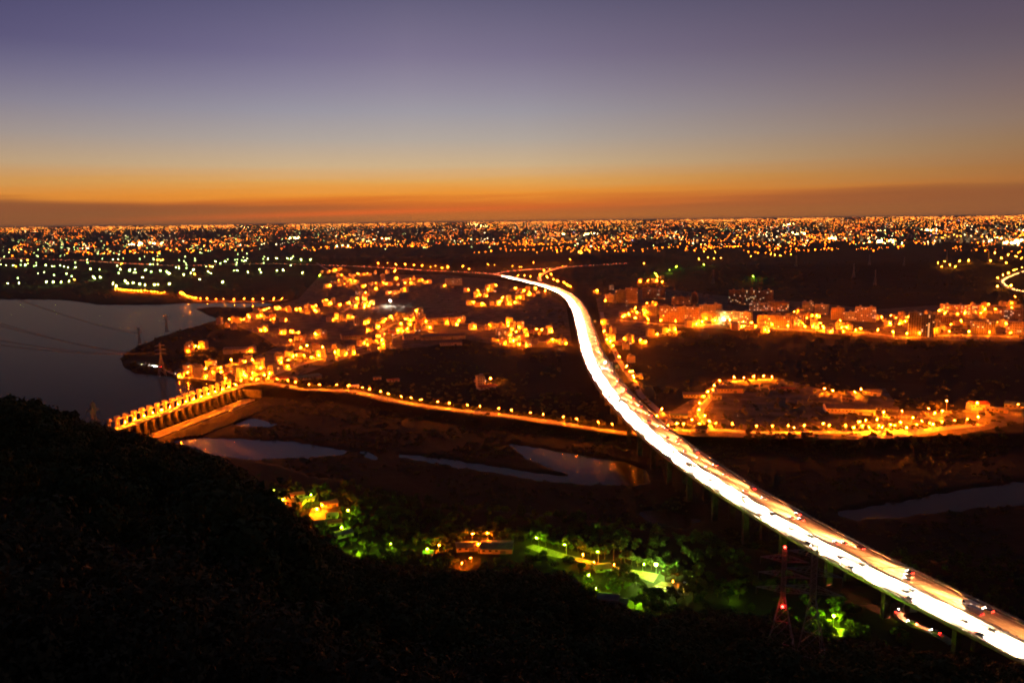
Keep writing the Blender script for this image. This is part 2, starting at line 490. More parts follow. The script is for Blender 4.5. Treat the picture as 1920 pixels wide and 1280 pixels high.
M_POLE = mat('painted_grey_pole', (0.22, 0.22, 0.21), 0.6, 0.2, 0.5)
M_LEAF = mat('foliage', (0.095, 0.12, 0.042), 0.9, 0.4, 0.9, spec=0.1, col2=(0.036, 0.058, 0.020))
M_LEAF2 = mat('dull_foliage', (0.115, 0.11, 0.052), 0.9, 0.4, 0.9, spec=0.1, col2=(0.042, 0.046, 0.022))
M_BARK = mat('bark', (0.07, 0.05, 0.035), 0.95, 0.3, 2.0)
M_WHITE = mat('white_paint', (0.75, 0.74, 0.70), 0.7, 0.1, 1.0)
M_RUB = mat('black_rubber', (0.02, 0.02, 0.02), 0.8, 0.2, 1.0)
M_SIGN = mat('green_sign_sheet', (0.02, 0.20, 0.12), 0.5, 0.1, 0.5)
G_SOD = glow('sodium_lamp', SODIUM, EM)
G_SODV = glow('street_sodium_lamp', SODIUM, EM * 3.0)
G_SODL = glow('levee_sodium_lamp', SODIUM, EM * 0.95)
G_SODX = glow('bright_sodium_lamp', SODIUM, EM * 2.6)
G_GRN = glow('green_mercury_lamp', GREEN, EM * 0.55)
G_WHT = glow('white_lamp', (1.0, 0.95, 0.75), EM * 1.0)
G_MRC = glow('pale_green_lamp', MERC, EM * 0.35)
G_RED = glow('red_beacon', (1.0, 0.015, 0.01), 60)
G_WINW = glow('lit_window_warm', (1.0, 0.55, 0.16), 2.2, False)
G_WINC = glow('lit_window_cool', (1.0, 0.90, 0.55), 1.5, False)

# ------------------------------------------------------------------ lines in plan
def smooth_line(pts, step=8.0, passes=12):
    p = np.array([tuple(q)[:3] for q in pts], dtype=float)
    d = np.concatenate([[0], np.cumsum(np.linalg.norm(np.diff(p[:, :2], axis=0), axis=1))])
    s = np.arange(0, d[-1], step)
    q = np.stack([np.interp(s, d, p[:, k]) for k in range(3)], -1)
    for _ in range(passes):
        q[1:-1] = 0.25 * q[:-2] + 0.5 * q[1:-1] + 0.25 * q[2:]
    return q
def norms(q):
    t = np.gradient(q[:, :2], axis=0)
    t /= np.linalg.norm(t, axis=1)[:, None] + 1e-9
    return t, np.stack([t[:, 1], -t[:, 0]], -1)
def strip_mesh(name, q, prof, m, closed=True):
    """sweep a profile [(offset, dz)] along q"""
    t, n = norms(q)
    k = len(prof)
    V = np.zeros((len(q), k, 3))
    for i, (o, dz) in enumerate(prof):
        V[:, i, :2] = q[:, :2] + n * o
        V[:, i, 2] = q[:, 2] + dz
    F = []
    a = np.arange(len(q) - 1) * k
    for i in range(k if closed else k - 1):
        j = (i + 1) % k
        F.append(np.stack([a + i, a + j, a + k + j, a + k + i], -1))
    return np_mesh(name, V.reshape(-1, 3), np.concatenate(F), (m,))
def road(name, pts, width, label, m=None, z=0.1, passes=6, step=8.0):
    w = [(*G(u, v)[:2], z) for u, v in pts]
    q = smooth_line(w, step, passes)
    q[:, 2] = np.maximum(HT(q[:, 0], q[:, 1]), -1.0) + z
    o = ob(name, strip_mesh(name, q, [(-width / 2, 0), (width / 2, 0)], m or M_ASPH, False))
    tag(o, label, kind='structure')
    return q

# ------------------------------------------------------------------ street lamps
LAMP_MESH = {}
def lamp_meshes(h, arm):
    k = (h, arm)
    if k not in LAMP_MESH:
        mb = MB()
        mb.tube((0, 0, -0.3), (0, 0, h - 0.6), 0.16, 0.09, 6)
        if arm:
            mb.tube((0, 0, h - 0.62), (0.55, 0, h), 0.08, 0.07, 5).tube((0.5, 0, h - 0.03), (arm, 0, h + 0.1), 0.07, 0.06, 5)
        LAMP_MESH[k] = mb.mesh('lamp_pole', M_POLE)
    return LAMP_MESH[k]
HEADS = {}
def head_mesh(m, s):
    k = (m.name, s)
    if k not in HEADS:
        mb = MB(); mb.blob((0, 0, 0), 0.31 * s, 0.8)
        HEADS[k] = mb.mesh('lamp_head', m)
    return HEADS[k]
HOODM = MB().box((0, 0, 0.34), (1.0, 0.42, 0.14), top=(0.7, 0.6)).mesh('lamp_hood', M_POLE)
LAMPS = []
def lamp(p, label, group=None, m=None, h=7.0, arm=1.8, rz=None, s=1.0, hood=True, name='street_lamp'):
    rz = random.uniform(0, 6.28) if rz is None else rz
    o = ob(name, lamp_meshes(h, arm), None, tuple(p), rz)
    tag(o, label, 'street lamp', group)
    ob('lamp_head', head_mesh(m or G_SOD, s), o, (arm, 0, h - 0.05 if arm else h - 0.3))
    if hood:
        ob('lamp_hood', HOODM, o, (arm, 0, h - 0.02 if arm else h - 0.27))
    LAMPS.append((p[0], p[1]))
    return o

def far_lamps(name, pts, label, m, h=11.0, r=0.5):
    mb = MB()
    for x, y, z in pts:
        mb.tube((x, y, z - 0.3), (x, y, z + h), 0.16, 0.1, 5, 0).blob((x, y, z + h + r * 0.7), r, 0.8, 1)
        LAMPS.append((x, y))
    o = ob(name, mb.mesh(name, M_POLE, m)); tag(o, label, 'street lamps', kind='stuff')

# ------------------------------------------------------------------ expressway
FW = [((2300, 1395), 20), ((2100, 1292), 20), ((1920, 1203), 20), ((1790, 1140), 20), ((1690, 1091), 20), ((1590, 1040), 20), ((1500, 990), 20), ((1440, 954), 20), ((1372, 915), 20), ((1310, 874), 20),
      ((1260, 838), 20), ((1213, 797), 20), ((1180, 765), 20), ((1150, 731), 20), ((1127, 697), 20), ((1110, 660), 20), ((1101, 630), 19), ((1094, 604), 18), ((1086, 580), 17), ((1075, 563), 16), ((1058, 549), 15), ((1034, 539), 14),
      ((1010, 532), 13), ((985, 526.5), 12), ((962, 521), 11), ((944, 517), 10)]
fq = smooth_line([G(u, v, z) for (u, v), z in FW], 6.0, 60)
ft, fn = norms(fq)
fs = np.concatenate([[0], np.cumsum(np.linalg.norm(np.diff(fq[:, :2], axis=0), axis=1))])
FLEN = fs[-1]
HALF = 17.2
def fw_at(s, off, dz=0.0):
    x = np.interp(s, fs, fq[:, 0]); y = np.interp(s, fs, fq[:, 1]); z = np.interp(s, fs, fq[:, 2])
    tx = np.interp(s, fs, ft[:, 0]); ty = np.interp(s, fs, ft[:, 1])
    l = math.hypot(tx, ty); tx /= l; ty /= l
    return Vector((x + ty * off, y - tx * off, z + dz)), math.atan2(ty, tx)
via = thing('expressway_viaduct', 'long curving concrete expressway viaduct crossing the dark riverbed, packed with headlights', 'viaduct', (0, 0, 0))
ob('deck', strip_mesh('deck', fq, [(-HALF, 0), (HALF, 0), (HALF, -0.6), (13, -0.9), (10, -2.8), (3, -2.8), (1.5, -0.9), (-1.5, -0.9), (-3, -2.8), (-10, -2.8), (-13, -0.9), (-HALF, -0.6)], M_DECK), via)
for sgn in (-1, 1):
    ob('parapet', strip_mesh('parapet', fq, [(sgn * (HALF - 0.45), 0.003), (sgn * (HALF - 0.25), 0.95), (sgn * (HALF + 0.02), 0.95), (sgn * (HALF + 0.05), -0.7)], M_CONC), via)
ob('median_barrier', strip_mesh('median_barrier', fq, [(-0.45, 0.003), (-0.12, 1.0), (0.12, 1.0), (0.45, 0.003)], M_CONC), via)
# glare posts on the median, railing posts on the outer parapet
mb = MB(); mb2 = MB()
for s in np.arange(4, 1100, 4.0):
    p, a = fw_at(s, 0.0); mb.box((p.x, p.y, p.z + 1.35), (0.16, 0.5, 0.7), a)
    p, a = fw_at(s, HALF - 0.1); mb2.box((p.x, p.y, p.z + 1.25), (0.3, 0.2, 0.6), a)
o = ob('glare_screen', mb.mesh('glare_screen', M_POLE), via); o['kind'] = 'stuff'
o = ob('railing_posts', mb2.mesh('railing_posts', M_CONC), via); o['kind'] = 'stuff'
mb = MB()
for s in np.arange(6, 1500, 10.0):
    for off in (-10.3, -6.3, 6.3, 10.3):
        p0, a = fw_at(s, off); mb.box((p0.x, p0.y, p0.z + 0.006), (4.0, 0.22, 0.006), a)
o = ob('lane_dashes', mb.mesh('lane_dashes', M_WHITE), via); o['kind'] = 'stuff'
for off in (-14.4, -2.0, 2.0, 14.4):
    ob('edge_line', strip_mesh('edge_line', fq + np.array([0, 0, 0.005]), [(off - 0.12, 0), (off + 0.12, 0)], M_WHITE, False), via)
for s in np.arange(20, FLEN - 40, 42.0):
    p, a = fw_at(s, 0.0)
    if p.y > 2000:
        break
    g = min(H(p.x, p.y), p.z - 6)
    mb = MB()
    for off in (-7, 7):
        q, _ = fw_at(s, off)
        hh = q.z - 4.6 - g + 1.0
        mb.box((q.x, q.y, g - 1.0 + hh / 2), (2.4, 4.2, hh), a)
        mb.box((q.x, q.y, q.z - 3.7), (2.6, 4.6, 1.8), a, top=(1.0, 2.2))
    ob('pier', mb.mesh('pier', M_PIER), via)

# --- traffic
CAR_COL = [('silver', (0.45, 0.45, 0.45)), ('white', (0.72, 0.72, 0.70)), ('black', (0.03, 0.03, 0.035)), ('grey', (0.18, 0.18, 0.19)), ('blue', (0.05, 0.09, 0.22)), ('red', (0.30, 0.03, 0.03)), ('beige', (0.45, 0.38, 0.28))]
PAINT = {c: mat('car_paint_' + c, k, 0.3, 0.04, 0.3, spec=0.5) for c, k in CAR_COL}
G_HEAD = glow('headlight_glass', (1.0, 0.90, 0.70), 220, False)
G_TAIL = glow('taillight_glass', (1.0, 0.012, 0.008), 80, False)
TYPES = {'sedan': dict(l=4.6, w=1.8, prof=[(-2.3, 0.32), (2.3, 0.32), (2.3, 0.62), (2.1, 0.78), (1.0, 0.92), (-1.55, 0.98), (-2.25, 0.92), (-2.3, 0.6)], cab=(-0.25, 2.7, 0.52, 1.40, 0.62)),
         'hatchback': dict(l=4.1, w=1.75, prof=[(-2.0, 0.32), (2.05, 0.32), (2.05, 0.66), (1.85, 0.82), (0.95, 0.98), (-1.9, 1.02), (-2.0, 0.7)], cab=(-0.55, 2.7, 0.55, 1.50, 0.70)),
         'van': dict(l=4.8, w=1.85, prof=[(-2.4, 0.34), (2.4, 0.34), (2.4, 0.75), (2.2, 1.0), (1.6, 1.12), (-2.35, 1.12), (-2.4, 0.8)], cab=(-0.45, 3.8, 0.8, 1.95, 0.86)),
         'truck': dict(l=8.0, w=2.3, prof=[(-4.0, 0.55), (3.9, 0.55), (3.95, 0.95), (3.9, 1.1), (-4.0, 1.1)], cab=(3.0, 1.7, 1.25, 2.45, 0.86))}
PARTS = {}
def car_parts(ty, col):
    k = (ty, col)
    if k in PARTS:
        return PARTS[k]
    T = TYPES[ty]; w = T['w']; hl = T['l'] / 2
    b = MB().prism(T['prof'], -w / 2, w / 2)
    cx, cl, ch, ct, kx = T['cab']
    roofz = ct
    c = MB().box((cx, 0, ct - ch / 2), (cl, w - 0.08, ch), top=(kx, 0.82))
    rf = MB().box((cx, 0, ct + 0.03), (cl * kx, (w - 0.08) * 0.82, 0.06))
    wr = 0.32 if ty != 'truck' else 0.48
    wh = MB().tube((0, -0.11, 0), (0, 0.11, 0), wr, wr, 10)
    hx = max(p[0] for p in T['prof']); tx = min(p[0] for p in T['prof'])
    hz = 0.66 if ty != 'truck' else 0.85
    hd = MB().box((0, 0, 0), (0.10, 0.36, 0.20)); tl = MB().box((0, 0, 0), (0.08, 0.34, 0.24))
    r = dict(body=b.mesh('car_body', PAINT[col]), cab=c.mesh('car_window', M_GLASSD), roof=rf.mesh('car_roof', PAINT[col]), wheel=wh.mesh('wheel', M_RUB), head=hd.mesh('headlight', G_HEAD), tail=tl.mesh('taillight', G_TAIL),
             wx=(hl * 0.62, -hl * 0.6), wz=wr, hx=hx + 0.02, tx=tx - 0.01, hz=hz, y=w / 2 - 0.28, w=w,
             box=MB().box((-0.95, 0, 2.1), (6.0, 2.3, 2.0)).mesh('cargo_box', M_WHITE) if ty == 'truck' else None)
    PARTS[k] = r
    return r
BEAM = {}
def beam(kind, energy, col, angle=25.0, blend=0.5):
    if kind not in BEAM:
        l = bpy.data.lights.new('headlight_beam', 'SPOT')
        l.energy = energy; l.color = col; l.spot_size = R(angle); l.spot_blend = blend; l.shadow_soft_size = 0.3
        BEAM[kind] = l
    return BEAM[kind]
HEADCOL = (1.0, 0.66, 0.34)
B_ONC = (beam('oncoming_long', 11000000, HEADCOL, 5.4), beam('oncoming', 1300000, HEADCOL, 13.0), beam('oncoming_short', 170000, HEADCOL, 40.0))
AWAYC = (1.0, 0.31, 0.075)
B_AWAY = (beam('away_long', 1500000, AWAYC, 5.4), beam('away', 170000, AWAYC, 13.0), beam('away_short', 22000, AWAYC, 40.0))
def put_beam(parent, kind, loc, rz=0.0):
    for l, pitch, sx in zip(kind, (2.9, 9.5, 24.0), (7.0, 4.5, 2.4)):
        o = ob('headlight_beam', l, parent, loc)
        o.rotation_euler = (R(90 - pitch), 0, rz - R(90)); o.scale = (sx, 1, 1)
def car(p, rz, ty, col, label, group, kind, detail=2):
    k = car_parts(ty, col)
    o = ob(ty if ty in ('van', 'truck') else 'car', k['body'], None, tuple(p), rz)
    tag(o, label, 'truck' if ty == 'truck' else 'van' if ty == 'van' else 'car', group)
    ob('window', k['cab'], o); ob('roof', k['roof'], o)
    if k['box']:
        ob('cargo_box', k['box'], o)
    for y in (-k['y'], k['y']):
        ob('headlight', k['head'], o, (k['hx'], y, k['hz'])); ob('taillight', k['tail'], o, (k['tx'], y, k['hz'] + 0.1))
        if detail > 1:
            for x in k['wx']:
                ob('wheel', k['wheel'], o, (x, y + math.copysign(0.12, y), k['wz']))
    if kind is not None:
        put_beam(o, kind, (k['hx'] + 0.08, 0, k['hz'] + 0.05))
    return o
OFFS = {('oncoming', 'median'): -4.2, ('oncoming', 'middle'): -8.3, ('oncoming', 'outer'): -12.4, ('outbound', 'median'): 4.2, ('outbound', 'middle'): 8.3, ('outbound', 'outer'): 12.4}
cand = []
for (way, lane), off in OFFS.items():
    s = random.uniform(50, 62)
    while s < FLEN - 10:
        cand.append((s, way, lane, off))
        s += random.uniform(32, 50) if way == 'oncoming' else random.uniform(34, 58)
cand.sort()
near, rest = cand[:290], cand[290:]
count = {}
for s, way, lane, off in near:
    p, a = fw_at(s, off + random.uniform(-0.25, 0.25), 0.01)
    ty = random.choices(['sedan', 'hatchback', 'van', 'truck'], [5, 3, 2, 0.7])[0]
    col = random.choices([c for c, _ in CAR_COL], [6, 7, 0.6, 1.2, 0.6, 0.6, 1.5])[0]
    if ty == 'truck':
        col = 'white'
    count[way, lane] = count.get((way, lane), 0) + 1
    lab = '%s %s in the %s %s lane, %s from the near end' % (col, ty, way, lane, nth(count[way, lane]))
    car(p, a + (math.pi if way == 'oncoming' else 0), ty, col, lab, way + ' traffic on the expressway', B_ONC if way == 'oncoming' else B_AWAY, 2 if s < 420 else 1)
mb = MB()
tr = None
beams = []
for i, (s, way, lane, off) in enumerate(rest):
    p, a = fw_at(s, off, 0.0)
    f = -1 if way == 'oncoming' else 1
    c, sn = math.cos(a) * f, math.sin(a) * f
    aa = a if f > 0 else a + math.pi
    mb.box((p.x, p.y, p.z + 0.66), (4.4, 1.8, 0.62), aa, 0); mb.box((p.x - c * 0.3, p.y - sn * 0.3, p.z + 1.2), (2.4, 1.6, 0.5), aa, 1, (0.65, 0.85))
    for y in (-0.62, 0.62):
        mb.box((p.x + c * 2.24 - sn * y, p.y + sn * 2.24 + c * y, p.z + 0.7), (0.1, 0.36, 0.22), aa, 2)
        mb.box((p.x - c * 2.24 - sn * y, p.y - sn * 2.24 + c * y, p.z + 0.8), (0.1, 0.36, 0.24), aa, 3)
    beams.append(((p.x + c * 2.35, p.y + sn * 2.35, p.z + 0.75), aa, way, p.y))
o = ob('distant_traffic', mb.mesh('distant_traffic', PAINT['silver'], M_GLASSD, G_HEAD, G_TAIL))
tag(o, 'far cars streaming along the expressway towards the interchange', 'traffic', kind='stuff')
for loc, aa, way, py in beams:
    put_beam(o, (B_ONC if way == 'oncoming' else B_AWAY)[:3 if py < 1200 else 2], loc, aa)

# --- gantry and signs
def gantry(s):
    p, a = fw_at(s, 9.0)
    g = thing('sign_gantry', 'steel sign gantry with a white lamp over the outbound lanes', 'gantry', p, a)
    for y in (-8.1, 8.1):
        mb = MB(); mb.tube((0, y, 0), (0, y, 7.6), 0.22, 0.2, 6); ob('post', mb.mesh('post', M_STEEL), g)
    mb = MB(); mb.box((0, 0, 7.2), (0.4, 16.6, 0.25)).box((0, 0, 6.3), (0.4, 16.6, 0.2))
    for i in range(12):
        mb.tube((0, -8 + i * 1.37, 6.3), (0, -8 + (i + 1) * 1.37, 7.2), 0.07, n=4)
    ob('truss_beam', mb.mesh('truss_beam', M_STEEL), g)
    ob('lamp_head', head_mesh(G_WHT, 1.0), g, (-0.7, 1.5, 7.0))
gs = float(fs[np.argmin(np.abs(fq[:, 1] - G(1135, 684, 24).y))])
gantry(gs)
def road_sign(s, lab):
    p, a = fw_at(s, HALF + 0.2)
    g = thing('road_sign', lab, 'road sign', (p.x, p.y, p.z + 0.3), a)
    mb = MB()
    for y in (-1.6, 1.6):
        mb.tube((0.2, y - 3.0, -0.8), (0.2, y - 3.0, 7.0), 0.15, n=6)
    ob('sign_post', mb.mesh('sign_post', M_STEEL), g)
    ob('sign_panel', MB().box((0, -3.0, 5.4), (0.12, 5.4, 4.4)).mesh('sign_panel', M_SIGN), g)
    mb = MB()
    for z in (4.2, 5.4, 6.5):
        mb.box((-0.075, -3.0, z), (0.02, 3.6, 0.45))
    o = ob('lettering_lines', mb.mesh('lettering_lines', M_WHITE), g)
road_sign(gs - 22, 'green road sign beside the outbound lanes just before the gantry')
road_sign(float(fs[np.argmin(np.abs(fq[:, 1] - G(1113, 606, 20).y))]), 'green road sign beside the expressway near the apartment town')

# --- far expressway running left from the interchange, and the ramps
def lit_far_road(name, pts, width, lab, dens, warm):
    q = road(name, pts, width, lab, M_CONC, 0.6, 4, 25.0)
    t, n = norms(q)
    mb = MB()
    k = 0
    for i in range(0, len(q) - 1):
        for off in (-width * 0.3, -width * 0.1, width * 0.12, width * 0.33):
            if random.random() < dens:
                j = random.random()
                x = q[i] * (1 - j) + q[i + 1] * j
                aa = math.atan2(t[i, 1], t[i, 0])
                cx, cy = x[0] + n[i, 0] * off, x[1] + n[i, 1] * off
                mb.box((cx, cy, x[2] + 0.75), (4.4, 1.8, 0.9), aa, 0)
                mb.box((cx, cy, x[2] + 1.3), (2.2, 1.6, 0.5), aa, 0, (0.7, 0.85))
                f = 1 if off > 0 else -1
                mb.box((cx - f * t[i, 0] * 2.3, cy - f * t[i, 1] * 2.3, x[2] + 0.9), (0.3, 1.7, 0.7), aa, 2 if off > 0 else 1)
                k += 1
    return mb, q
G_TRAF = glow('far_headlights', (1.0, 0.50, 0.16), 22, False)
G_TRAFR = glow('far_taillights', (1.0, 0.12, 0.03), 14, False)
far_roads = [('far_expressway', [(944, 517), (925, 514.5), (900, 512), (860, 510), (800, 508), (740, 504.5), (690, 502.5), (600, 501), (480, 500), (400, 499.5), (320, 498), (240, 494.5), (160, 489), (80, 486), (-60, 484)], 22, 'far stretch of the expressway running left from the interchange', 0.5),
             ('crossing_expressway', [(925, 514.5), (950, 509), (990, 506), (1040, 503), (1110, 499), (1180, 496)], 16, 'expressway arm running right beyond the interchange', 0.6),
             ('ramp_road', [(1012, 527), (1010, 521), (1014, 515.5), (1026, 509), (1042, 504.5), (1064, 500)], 14, 'orange lit ramp curling away from the interchange', 0.8),
             ('right_ramp_road', [(1940, 512), (1905, 519), (1884, 525), (1876, 530), (1885, 538), (1905, 546), (1960, 552)], 16, 'orange lit road bending at the right edge of the plain', 0.8)]
for nm, pts, wd, lab, dn in far_roads:
    mbx, q = lit_far_road(nm, pts, wd, lab, dn, 1)
    o = ob('distant_traffic', mbx.mesh('distant_traffic', PAINT['silver'], G_TRAF, G_TRAFR))
    tag(o, 'far cars on the ' + lab[:60], 'traffic', kind='stuff')

# ------------------------------------------------------------------ weir
wz = thing('river_weir', 'long gated weir with lamplit road deck between reservoir and riverbed', 'weir', (0, 0, 0))
wa = math.atan2(WD.y, WD.x)
M_WEIR = mat('weathered_weir_concrete', (0.33, 0.31, 0.27), 0.85, 0.25, 0.3)
M_GATE = mat('painted_steel_gate', (0.10, 0.115, 0.12), 0.5, 0.3, 0.5)
mb = MB(); c = wp(WLEN / 2, 0, 3.4); mb.box(c, (WLEN + 16, 8.0, 1.2), wa); ob('road_deck', mb.mesh('road_deck', M_WEIR), wz)
for b, hh in ((3.9, 0.3), (-3.9, 0.9)):
    mb = MB(); c = wp(WLEN / 2, b, 4.0 + hh / 2); mb.box(c, (WLEN + 16, 0.25, hh), wa); ob('parapet', mb.mesh('parapet', M_WEIR), wz)
NB = 17
bay = (WLEN - 6) / NB
for i in range(NB + 1):
    a = 3 + i * bay
    mb = MB()
    mb.box(wp(a, 0.5, -3.5), (2.2, 15, 12.6), wa)
    mb.box(wp(a, 9.2, -7.2), (1.6, 3.0, 5.2), wa, top=(1.0, 0.5))
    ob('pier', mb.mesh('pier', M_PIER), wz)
    mb = MB()
    mb.box(wp(a, -7.2, 7.2), (1.7, 1.5, 8.8), wa).box(wp(a, -10.2, 7.2), (1.7, 1.5, 8.8), wa).box(wp(a, -8.7, 11.2), (2.0, 5.0, 1.0), wa)
    mb.box(wp(a, -8.7, -1.0), (2.2, 6.0, 8.0), wa)
    t = ob('gate_tower', mb.mesh('gate_tower', M_WEIR), wz)
    mb = MB(); mb.box(wp(a, -8.7, 13.1), (3.6, 4.4, 2.6), wa).box(wp(a, -8.7, 14.7), (4.2, 5.0, 0.6), wa, top=(0.6, 0.5))
    ob('hoist_house', mb.mesh('hoist_house', M_PALE), t)
    if i < NB:
        mb = MB(); mb.box(wp(a + bay / 2, -5.2, -4.5), (bay - 2.24, 0.6, 9.0), wa)
        for k in range(4):
            mb.box(wp(a + bay / 2, -4.8, -7.5 + k * 2.2), (bay - 2.3, 0.3, 0.3), wa)
        ob('gate', mb.mesh('gate', M_GATE), wz)
mb = MB(); mb.box(wp(WLEN / 2, -8.7, 11.0), (WLEN - 2, 2.6, 0.9), wa); ob('service_bridge', mb.mesh('service_bridge', M_WEIR), wz)
# stilling basin floor, end sill and the stepped apron
M_WET = mat('wet_concrete', (0.22, 0.20, 0.17), 0.22, 0.15, 0.15, spec=0.6)
mb = MB(); mb.box(wp(WLEN / 2 - 2, 18.5, -10.8), (WLEN + 2, 15, 2.0), wa); ob('stilling_basin', mb.mesh('stilling_basin', M_WET), wz)
mb = MB(); mb.box(wp(WLEN / 2 - 2, 28.5, -9.9), (WLEN - 8, 1.4, 1.0), wa); ob('end_sill', mb.mesh('end_sill', M_WEIR), wz)
M_APR = mat('darkened_apron', (0.022, 0.021, 0.018), 0.9, 0.4, 0.4)  # apron colour darkened to hold it near black under the deck lamps
for k in range(9):
    mb = MB(); mb.box(wp(WLEN / 2 + 4, 38 + k * 4.2, -9.4 + 0.12 * k), (WLEN - 20 - k * 7, 2.6, 1.2), wa); ob('apron_step', mb.mesh('apron_step', M_APR), wz)
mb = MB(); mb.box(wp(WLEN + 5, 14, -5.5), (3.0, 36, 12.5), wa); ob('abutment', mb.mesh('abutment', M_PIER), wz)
NL = 15  # row filled out with added lamps to light deck and basin evenly
for i in range(NL):
    a = 12 + i * (WLEN - 20) / (NL - 1)
    p = wp(a, 3.4, 4.0)
    lamp(p, 'orange lamp on the weir road deck, %s from the hillside end' % nth(i + 1), 'lamps along the weir deck', G_SODV, 5.5, 0.45, math.atan2(WN.y, WN.x), 1.0)
# ------------------------------------------------------------------ roads on the plain
levee_px = [(446, 724), (470, 718), (500, 716), (530, 722), (560, 728), (600, 731), (640, 731), (670, 733), (700, 742), (740, 752), (790, 760), (850, 768), (900, 773), (950, 779), (1020, 789), (1080, 797), (1130, 803), (1185, 812), (1250, 812)]
levee_q = road('levee_road', levee_px, 9, 'lamplit levee road along the riverbank', M_CONC, 0.12)
levee2_px = [(1240, 809), (1300, 806), (1360, 806), (1420, 812), (1480, 811), (1560, 810), (1640, 812), (1720, 810), (1790, 801), (1850, 795)]
levee2_q = road('riverside_road', levee2_px, 9, 'lamplit riverside road right of the viaduct', M_CONC, 0.12)
road('viaduct_side_road', [(1128, 585), (1131, 602), (1134, 622), (1139, 642), (1152, 656), (1161, 678), (1175, 697), (1188, 713), (1200, 740), (1240, 775), (1270, 806)], 8, 'lamplit road running beside the viaduct', M_CONC, 0.11)
road('town_lane', [(1160, 637), (1200, 633), (1240, 626), (1285, 620)], 9, 'lamplit lane below the apartment town', M_CONC, 0.11)
road('farm_lane', [(1335, 806), (1315, 782), (1310, 770), (1330, 748), (1342, 733), (1352, 722), (1375, 714), (1450, 711)], 8, 'lamplit farm lane right of the viaduct', M_CONC, 0.11)
road('village_street', [(594, 499), (630, 511), (655, 522), (668, 533), (680, 548), (672, 562), (660, 573), (650, 580), (640, 586)], 10, 'main street of the lamplit village', M_CONC, 0.11)
road('village_lane', [(850, 588), (790, 597), (740, 606), (715, 620), (722, 640), (690, 648), (640, 662), (600, 672), (560, 685), (520, 700), (470, 717)], 9, 'long village lane down to the weir', M_CONC, 0.13)
road('village_cross_lane', [(640, 660), (690, 650), (760, 625), (810, 607), (870, 606), (920, 612), (960, 625), (1000, 640), (1060, 642)], 8, 'village lane crossing to the expressway', M_CONC, 0.12)
road('shore_road', [(330, 704), (350, 707), (390, 711), (420, 714), (446, 722)], 8, 'lamplit reservoir shore road left of the village', M_CONC, 0.12)
road('peninsula_road', [(270, 679), (285, 685), (300, 688), (312, 693), (320, 699), (335, 704)], 5, 'narrow shore road on the peninsula', M_CONC, 0.12)
apt_q = road('apartment_street', [(1160, 600), (1230, 607), (1300, 611), (1360, 606), (1420, 613), (1480, 618), (1540, 620), (1620, 623), (1700, 634), (1780, 628), (1860, 630), (1920, 632)], 12, 'bright street in front of the apartment town', M_CONC, 0.12)
M_VERGE = mat('dry_grass_verge', (0.15, 0.125, 0.08), 0.95, 0.4, 0.15, col2=(0.05, 0.045, 0.028))
road('levee_verge', levee_px, 20, 'dry grass verge along the levee road', M_VERGE, 0.07)
road('farm_verge', [(1335, 806), (1315, 782), (1310, 770), (1330, 748), (1342, 733), (1352, 722), (1375, 714), (1450, 711)], 20, 'dry grass verge along the farm lane', M_VERGE, 0.075)
road('riverside_verge', levee2_px, 24, 'dry grass verge along the riverside road', M_VERGE, 0.085)
# car park beside the riverside road
lot = [G(1585, 818), G(1665, 822), G(1745, 812), G(1795, 800), G(1740, 798), G(1640, 803)]
mb = MB(); mb.face([(p.x, p.y, 0.18) for p in lot]); tag(ob('car_park', mb.mesh('car_park', M_CONC)), 'lamplit paved yard beside the riverside road', kind='structure')

M_VILL = mat('village_ground', (0.17, 0.15, 0.12), 0.95, 0.3, 0.05, col2=(0.05, 0.05, 0.03))
for nm, lab, px in (('village_ground', 'yards and lanes of the village', [(480, 585), (560, 560), (596, 520), (590, 503), (640, 505), (760, 507), (880, 520), (950, 526), (1050, 552), (1062, 575), (1072, 640), (1030, 652), (960, 650), (870, 636), (800, 650), (720, 655), (650, 672), (600, 690), (540, 712), (480, 722), (400, 715), (345, 706), (390, 690), (470, 672), (520, 650), (480, 625), (430, 606)]),
                    ('town_ground', 'yards and streets of the apartment town', [(1118, 560), (1150, 545), (1240, 540), (1400, 560), (1500, 565), (1640, 580), (1760, 572), (1930, 570), (1930, 640), (1700, 638), (1500, 622), (1300, 614), (1240, 616), (1290, 622), (1180, 642), (1150, 650), (1195, 720), (1185, 725), (1140, 640), (1125, 600)]),
                    ('farm_ground', 'yards of the farms right of the viaduct', [(1195, 770), (1260, 770), (1320, 735), (1345, 712), (1460, 708), (1560, 735), (1660, 728), (1690, 770), (1780, 770), (1930, 760), (1930, 790), (1800, 815), (1600, 824), (1300, 818), (1240, 808)])):
    mb = MB(); mb.face([(*G(u, v)[:2], 0.05) for u, v in px]); tag(ob(nm, mb.mesh(nm, M_VILL)), lab, kind='structure')
def row(q, n, label, grp, m=G_SOD, side=4.2, **kw):
    t, nn = norms(q)
    for i in range(n):
        k = int((i + 0.5) / n * (len(q) - 1))
        p = (q[k, 0] + nn[k, 0] * side, q[k, 1] + nn[k, 1] * side, q[k, 2])
        lamp(p, label % nth(i + 1), grp, m, rz=math.atan2(-nn[k, 1] * math.copysign(1, side), -nn[k, 0] * math.copysign(1, side)), **kw)
row(levee_q, 31, 'orange street lamp on the levee road, %s from the weir', 'lamps along the levee road', m=G_SODL, side=-4.2, h=6.5)
row(apt_q, 26, 'orange street lamp on the street before the apartment town, %s from the viaduct', 'lamps of the apartment street', m=G_SODV, side=-6.5)
row(levee2_q, 19, 'orange street lamp on the riverside road, %s from the viaduct', 'lamps along the riverside road', m=G_SODL, side=-4.4, h=6.5)

